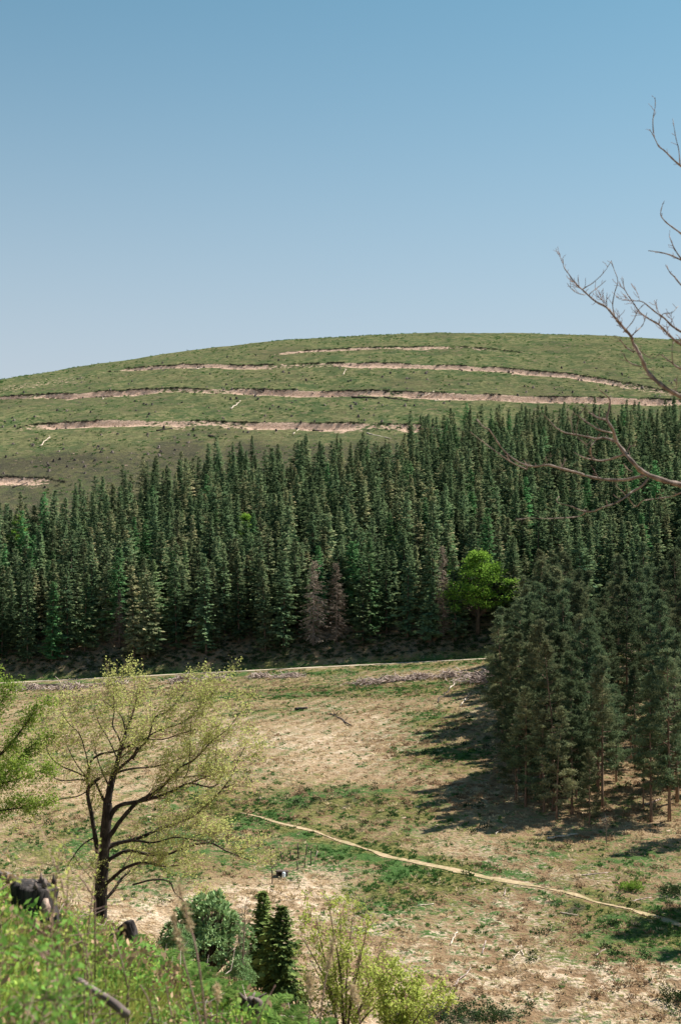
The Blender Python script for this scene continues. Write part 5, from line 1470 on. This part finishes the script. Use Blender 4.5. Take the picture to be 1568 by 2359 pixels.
# ------------------------------------------------------------------ near plants
def frond_mesh(seed, L=0.75):
    rs = np.random.default_rng(seed); mb = MB()
    s_ = np.linspace(0, 1, 12)
    P = np.stack([L * s_ * 0.85, 0 * s_, L * (0.75 * s_ - 0.72 * s_ ** 2.2)], 1)
    mb.tube(P, np.linspace(0.007, 0.002, 12), 3, cap=False)
    n = 34
    t = np.linspace(0.14, 0.98, n)
    C = np.stack([np.interp(t, s_, P[:, k]) for k in range(3)], 1)
    ln = L * 0.27 * np.sin(math.pi * np.clip(t * 0.85 + 0.12, 0, 1)) + 0.02
    for sg in (-1, 1):
        D = unit(np.stack([0.45 + 0 * t, sg * np.ones(n), -0.15 + 0.15 * rs.normal(size=n)], 1))
        N = unit(np.stack([0.1 * rs.normal(size=n), 0.1 * rs.normal(size=n), np.ones(n)], 1))
        mb.leaves(C, D, unit(np.cross(D, N)), ln, 0.030, rs.uniform(0.0, 1, n))
    return mb.mesh('frond', M['fern'])
FROND = [frond_mesh(k, 0.7 + 0.1 * k) for k in range(3)]
rs = np.random.default_rng(17)
def fern(u_, d_, s_, label):
    x, y, z = spot(u_, d_)
    r = tag(empty('fern', (x, y, z + 0.10), rs.random() * 6, s_), label, 'fern', 'ferns on the near bank')
    n = 9
    for k in range(n):
        link_mesh('frond', FROND[k % 3], r, (0, 0, 0.02), (rs.normal(0, 0.15), rs.uniform(-0.75, -0.15), k / n * 6.28 + rs.normal(0, 0.2)), (1, 1, 1))
FERNS = [(150, 19, 0.62, 'fern left of the fern thicket under the bent charred log'), (163, 18, 0.68, 'large fern in the thicket right of the bent charred log'), (178, 17.5, 0.59, 'fern in the middle of the thicket below the evergreen shrub'),
         (193, 14.2, 0.46, 'fern below the left side of the evergreen shrub'), (208, 13.6, 0.46, 'fern below the middle of the evergreen shrub'), (170, 16.5, 0.56, 'lower fern above the short charred log'), (222, 13.8, 0.46, 'fern below the right side of the evergreen shrub'),
         (142, 17, 0.50, 'small fern below the bent charred log'), (265, 15, 0.62, 'fern right of the gnarled stump'), (280, 16, 0.62, 'fern below the young spruces'), (300, 15.5, 0.62, 'fern at the left foot of the willow bush'), (285, 13.5, 0.56, 'fern at the bottom edge right of the gnarled stump'),
         (318, 16.5, 0.56, 'fern in front of the willow bush'), (232, 15.5, 0.56, 'fern just left of the gnarled stump'), (200, 14.5, 0.50, 'small fern right of the short charred log'), (335, 17, 0.56, 'fern at the bottom under the willow bush')]
FERNS += [(128, 18.5, .62, 'fern at the foot of the bent charred log'), (156, 17.2, .7, 'bright fern in front of the thicket left of the evergreen shrub'), (186, 16.5, .6, 'fern at the right of the thicket below the evergreen shrub'),
          (248, 17.5, .62, 'fern behind the gnarled stump'), (312, 14, .6, 'fern low at the foot of the willow bush'), (172, 19.5, .7, 'fern at the back of the thicket against the evergreen shrub')]
for f in FERNS: fern(*f)

def herb_meshes(seed, h, n, leaf):
    rs = np.random.default_rng(seed); st, fo = MB(), MB()
    P = bezier_smooth(np.array([(0, 0, -0.1), (rs.normal(0, .05) * h, rs.normal(0, .05) * h, h * .45), (rs.normal(0, .1) * h, rs.normal(0, .1) * h, h)]), 5)
    st.tube(P, np.linspace(0.008, 0.003, len(P)), 4, cap=False)
    t = np.linspace(0.25, 1, n); C = np.stack([np.interp(t * h, P[:, 2], P[:, k]) for k in range(3)], 1)
    a = np.arange(n) * 2.4 + rs.normal(0, .3, n)
    D = unit(np.stack([np.cos(a), np.sin(a), 0.35 + 0.6 * t + 0.2 * rs.normal(size=n)], 1))
    N = unit(np.array([0, 0, 1.0]) + 0.35 * rs.normal(size=(n, 3)))
    fo.leaves(C, D, unit(np.cross(D, N)), leaf * rs.uniform(0.6, 1.2, n) * (1.1 - 0.5 * t), leaf * 0.42, t)
    # side shoots
    for k in range(int(n / 4)):
        c = C[int(rs.integers(1, n - 1))]; d_ = unit(rs.normal(size=3) * [1, 1, .4] + [0, 0, .5]); e = c + d_ * h * .22
        st.tube([c, e], [0.004, 0.002], 3, cap=False)
        m = 6; tt = np.linspace(.3, 1, m); CC = c + (e - c) * tt[:, None]; DD = unit(d_ + 0.8 * rs.normal(size=(m, 3)))
        fo.leaves(CC, DD, ortho(DD), leaf * .7, leaf * .32, tt)
    return st.mesh('stem', M['twig']), fo.mesh('foliage', M['herb'])
def herb(u_, vt, d_, n, leaf, seed, label, mat=None):
    x, y, z = spot(u_, d_)
    h = max(0.35, zat(vt, d_) - z)
    st, fo = herb_meshes(seed, h, n, leaf)
    if mat: fo.materials.clear(); fo.materials.append(M[mat])
    r = tag(empty('leafy_plant', (x, y, z), seed), label, 'plant', 'leafy plants at the lower left')
    link_mesh('stem', st, r); link_mesh('foliage', fo, r)
for k, (u_, vt, d_, n, leaf, lab, mat) in enumerate([
    (40, 848, 7.5, 34, .07, 'tall blurred leafy shoot standing in front of the charred stump', 'willow'), (72, 862, 7.8, 30, .07, 'tall blurred leafy shoot right of the charred stump', 'willow'), (86, 846, 9.0, 34, .06, 'blurred leafy shoot reaching up beside the leafing trunk', 'willow'),
    (5, 880, 8.5, 30, .08, 'leafy shoot at the left border above the stump', 'willow'), (18, 905, 6.8, 36, .09, 'leafy plant at the left border below the stump', None), (48, 920, 6.6, 36, .09, 'broad leaved plant below the charred stump', None),
    (8, 930, 6.0, 40, .10, 'broad leaved plant low at the left border', None), (30, 945, 6.0, 40, .10, 'broad leaved plant low at the left, second from border', None), (65, 935, 6.8, 34, .08, 'leafy plant left of the weathered pole', None),
    (15, 965, 5.6, 40, .09, 'dark leafy plant in the lower left corner', None), (50, 975, 5.8, 40, .09, 'leafy plant above the foreground grass', None), (95, 935, 8.5, 34, .06, 'small leaved shoot left of the bent charred log', 'bilberry'),
    (110, 955, 9.0, 30, .05, 'small leaved shoot under the bent charred log', 'bilberry'), (130, 965, 9.5, 30, .05, 'small leaved shoot above the weathered pole', 'bilberry'), (88, 960, 7.0, 30, .06, 'shoot behind the weathered pole', 'bilberry'),
    (180, 1005, 9.0, 30, .07, 'leafy plant at the bottom left of the short charred log', None), (196, 1000, 10.5, 30, .07, 'bright leafy plant at the bottom right of the short charred log', None), (155, 985, 10, 30, .06, 'leafy plant left of the short charred log', None),
    (225, 1005, 11, 30, .07, 'leafy plant at the bottom left of the gnarled stump', None), (0, 860, 10.5, 36, .05, 'pale leafy shoot at the left border by the log', 'willow')]):
    herb(u_, vt + (12 if u_ < 70 and vt > 890 else 0), d_, int(n * 1.3), leaf * 0.72, 600 + k, lab, mat)

# dry flower stalks
def stalk(pts, seed, label, r0=0.006, plume=True):
    P = bezier_smooth(np.array([Q(u_, v_, d_) for u_, v_, d_ in pts]), 5)
    gz = Hs(P[0][0], P[0][1])
    P = np.vstack([[P[0][0], P[0][1], min(gz - 0.05, P[0][2] - 0.05)], P]); o0 = P[0].copy()
    rs = np.random.default_rng(seed); mb = MB(); mb.tube(P - o0, np.linspace(r0, r0 * 0.5, len(P)), 5)
    r = tag(empty('dry_stalk', o0), label, 'dry stalk', 'dry flower stalks in the foreground')
    link_mesh('stem', mb.mesh('stem', M['twig']), r)
    if plume:
        pb = MB(); n = 160
        t = rs.uniform(0.62, 1.0, n); ii = t * (len(P) - 1); C = np.stack([np.interp(ii, np.arange(len(P)), P[:, k]) for k in range(3)], 1) - o0
        D = unit(rs.normal(size=(n, 3)) + [0, 0, .5]); pb.leaves(C + rs.normal(0, .008, (n, 3)), D, ortho(D), 0.03, 0.008, rs.random(n))
        link_mesh('seed_head', pb.mesh('seed_head', M['dry']), r)
for k, (pts, lab) in enumerate([
    ([(207, 1040, 7.0), (202, 990, 7.0), (195, 945, 7.1), (186, 915, 7.2), (178, 885, 7.2)], 'tallest blurred dry stalk crossing the evergreen shrub'), ([(205, 1040, 7.4), (190, 985, 7.4), (180, 945, 7.5), (172, 915, 7.5)], 'blurred dry stalk left of the tallest one'),
    ([(318, 1045, 8.5), (322, 1000, 8.5), (328, 965, 8.6), (334, 940, 8.6)], 'pale dry stalk rising in front of the willow bush'), ([(306, 1045, 8.5), (310, 1000, 8.5), (309, 975, 8.5)], 'thin pale stalk left of the willow bush'),
    ([(362, 1045, 8.7), (358, 1010, 8.7), (352, 985, 8.8)], 'short pale stalk at the bottom under the willow bush'), ([(215, 1045, 9.0), (217, 1005, 9.0), (216, 985, 9.1)], 'thin pale stalk left of the gnarled stump'),
    ([(128, 990, 9.5), (120, 955, 9.5), (112, 930, 9.6)], 'thin dry stalk bending left of the bent charred log'), ([(155, 1040, 8.0), (150, 1005, 8.0), (140, 985, 8.0)], 'dry stalk at the bottom near the weathered pole'), ([(95, 900, 10), (82, 880, 10), (66, 866, 10)], 'dry stalk leaning left beside the leafing trunk'),
    ([(252, 1040, 9.5), (262, 1010, 9.5), (275, 985, 9.6)], 'dry stalk leaning right beside the gnarled stump'), ([(180, 1040, 9.0), (170, 1010, 9.0), (166, 985, 9.0)], 'dry stalk in front of the short charred log')]):
    stalk(pts, 50 + k, lab, 0.006, k < 6)

# low growth of the near bank
def bank_points(n, y0, y1, u0, u1):
    y = RNG.uniform(y0 ** 1.5, y1 ** 1.5, n) ** (1 / 1.5); u_ = RNG.uniform(u0, u1, n)
    x = (u_ - 340) / F_PX * y
    return x, y
def add_bank(name, n, y0, y1, u0, u1, prob, meshes, a, b, label, cat):
    x, y = bank_points(n, y0, y1, u0, u1)
    k = RNG.random(len(x)) < prob(x, y)
    x, y = x[k], y[k]
    scatter(name, np.stack([x, y, H(x, y)], 1), spin(len(x), 0.15), size3(len(x), a, b), meshes, label, cat)
    print(name, len(x))
add_bank('ground_cover', 4200, 7, 48, -90, 470, lambda x, y: (0.10 + 0.80 * patchy(x, y, 1.8, 401, 0.46, 0.60)) * np.where((340 + F_PX * x / y > 125) & (y > 11) & (y < 22), 0.35, 1.0), [mound_mesh('cover', 130 + k, 210, 0.30, 0.17, 0.034, M['bilberry']) for k in range(4)], 0.6, 1.3, 'small leaved yellow-green undergrowth on the near bank', 'undergrowth')
add_bank('bank_grass', 3600, 4.5, 15, -90, 190, lambda x, y: np.clip(0.25 + 0.75 * (1 - sstep(6, 13, y)), 0, 1) * (0.3 + 0.7 * patchy(x, y, 1.2, 411, 0.4, 0.6)), [tuft_mesh('grass_clump', 140 + k, 30, 0.24, 0.10, 0.9, 0.010, M['grass']) for k in range(4)], 0.6, 1.4, 'grass in the foreground', 'grass')
add_bank('bank_bracken', 2900, 8, 40, -60, 460, lambda x, y: 0.22 + 0.78 * patchy(x, y, 2.0, 421, 0.45, 0.58), [mound_mesh('bracken', 150 + k, 90, 0.32, 0.16, 0.055, M['bracken']) for k in range(3)], 0.6, 1.4, 'brown dead bracken litter on the near bank', 'bracken')
add_bank('bank_weeds', 1700, 6.5, 30, -60, 420, lambda x, y: 0.3 + 0.7 * patchy(x, y, 2.0, 431, 0.45, 0.6), [mound_mesh('weeds', 160 + k, 90, 0.26, 0.20, 0.055, M['herb']) for k in range(3)], 0.6, 1.3, 'green weeds on the near bank', 'weeds')
rs = np.random.default_rng(71)
def twig_litter(k):
    mb = MB()
    for q in range(7):
        a = rs.random() * 6.28; L = rs.uniform(0.12, 0.38); c = rs.normal(0, .2, 3) * [1, 1, .3] + [0, 0, .12]
        mb.tube([c, c + np.array([math.cos(a), math.sin(a), rs.normal(.3, .4)]) * L * .5, c + np.array([math.cos(a), math.sin(a), rs.normal(.4, .4)]) * L], [.005, .004, .002], 3, cap=False)
    return mb.mesh('twig_litter', M['brash'])
add_bank('twig_litter', 230, 7, 30, -60, 430, lambda x, y: 0.4 + 0.6 * patchy(x, y, 3, 441, 0.45, 0.6), [twig_litter(k) for k in range(4)], 0.6, 1.5, 'dry twigs strewn over the near bank', 'twigs')
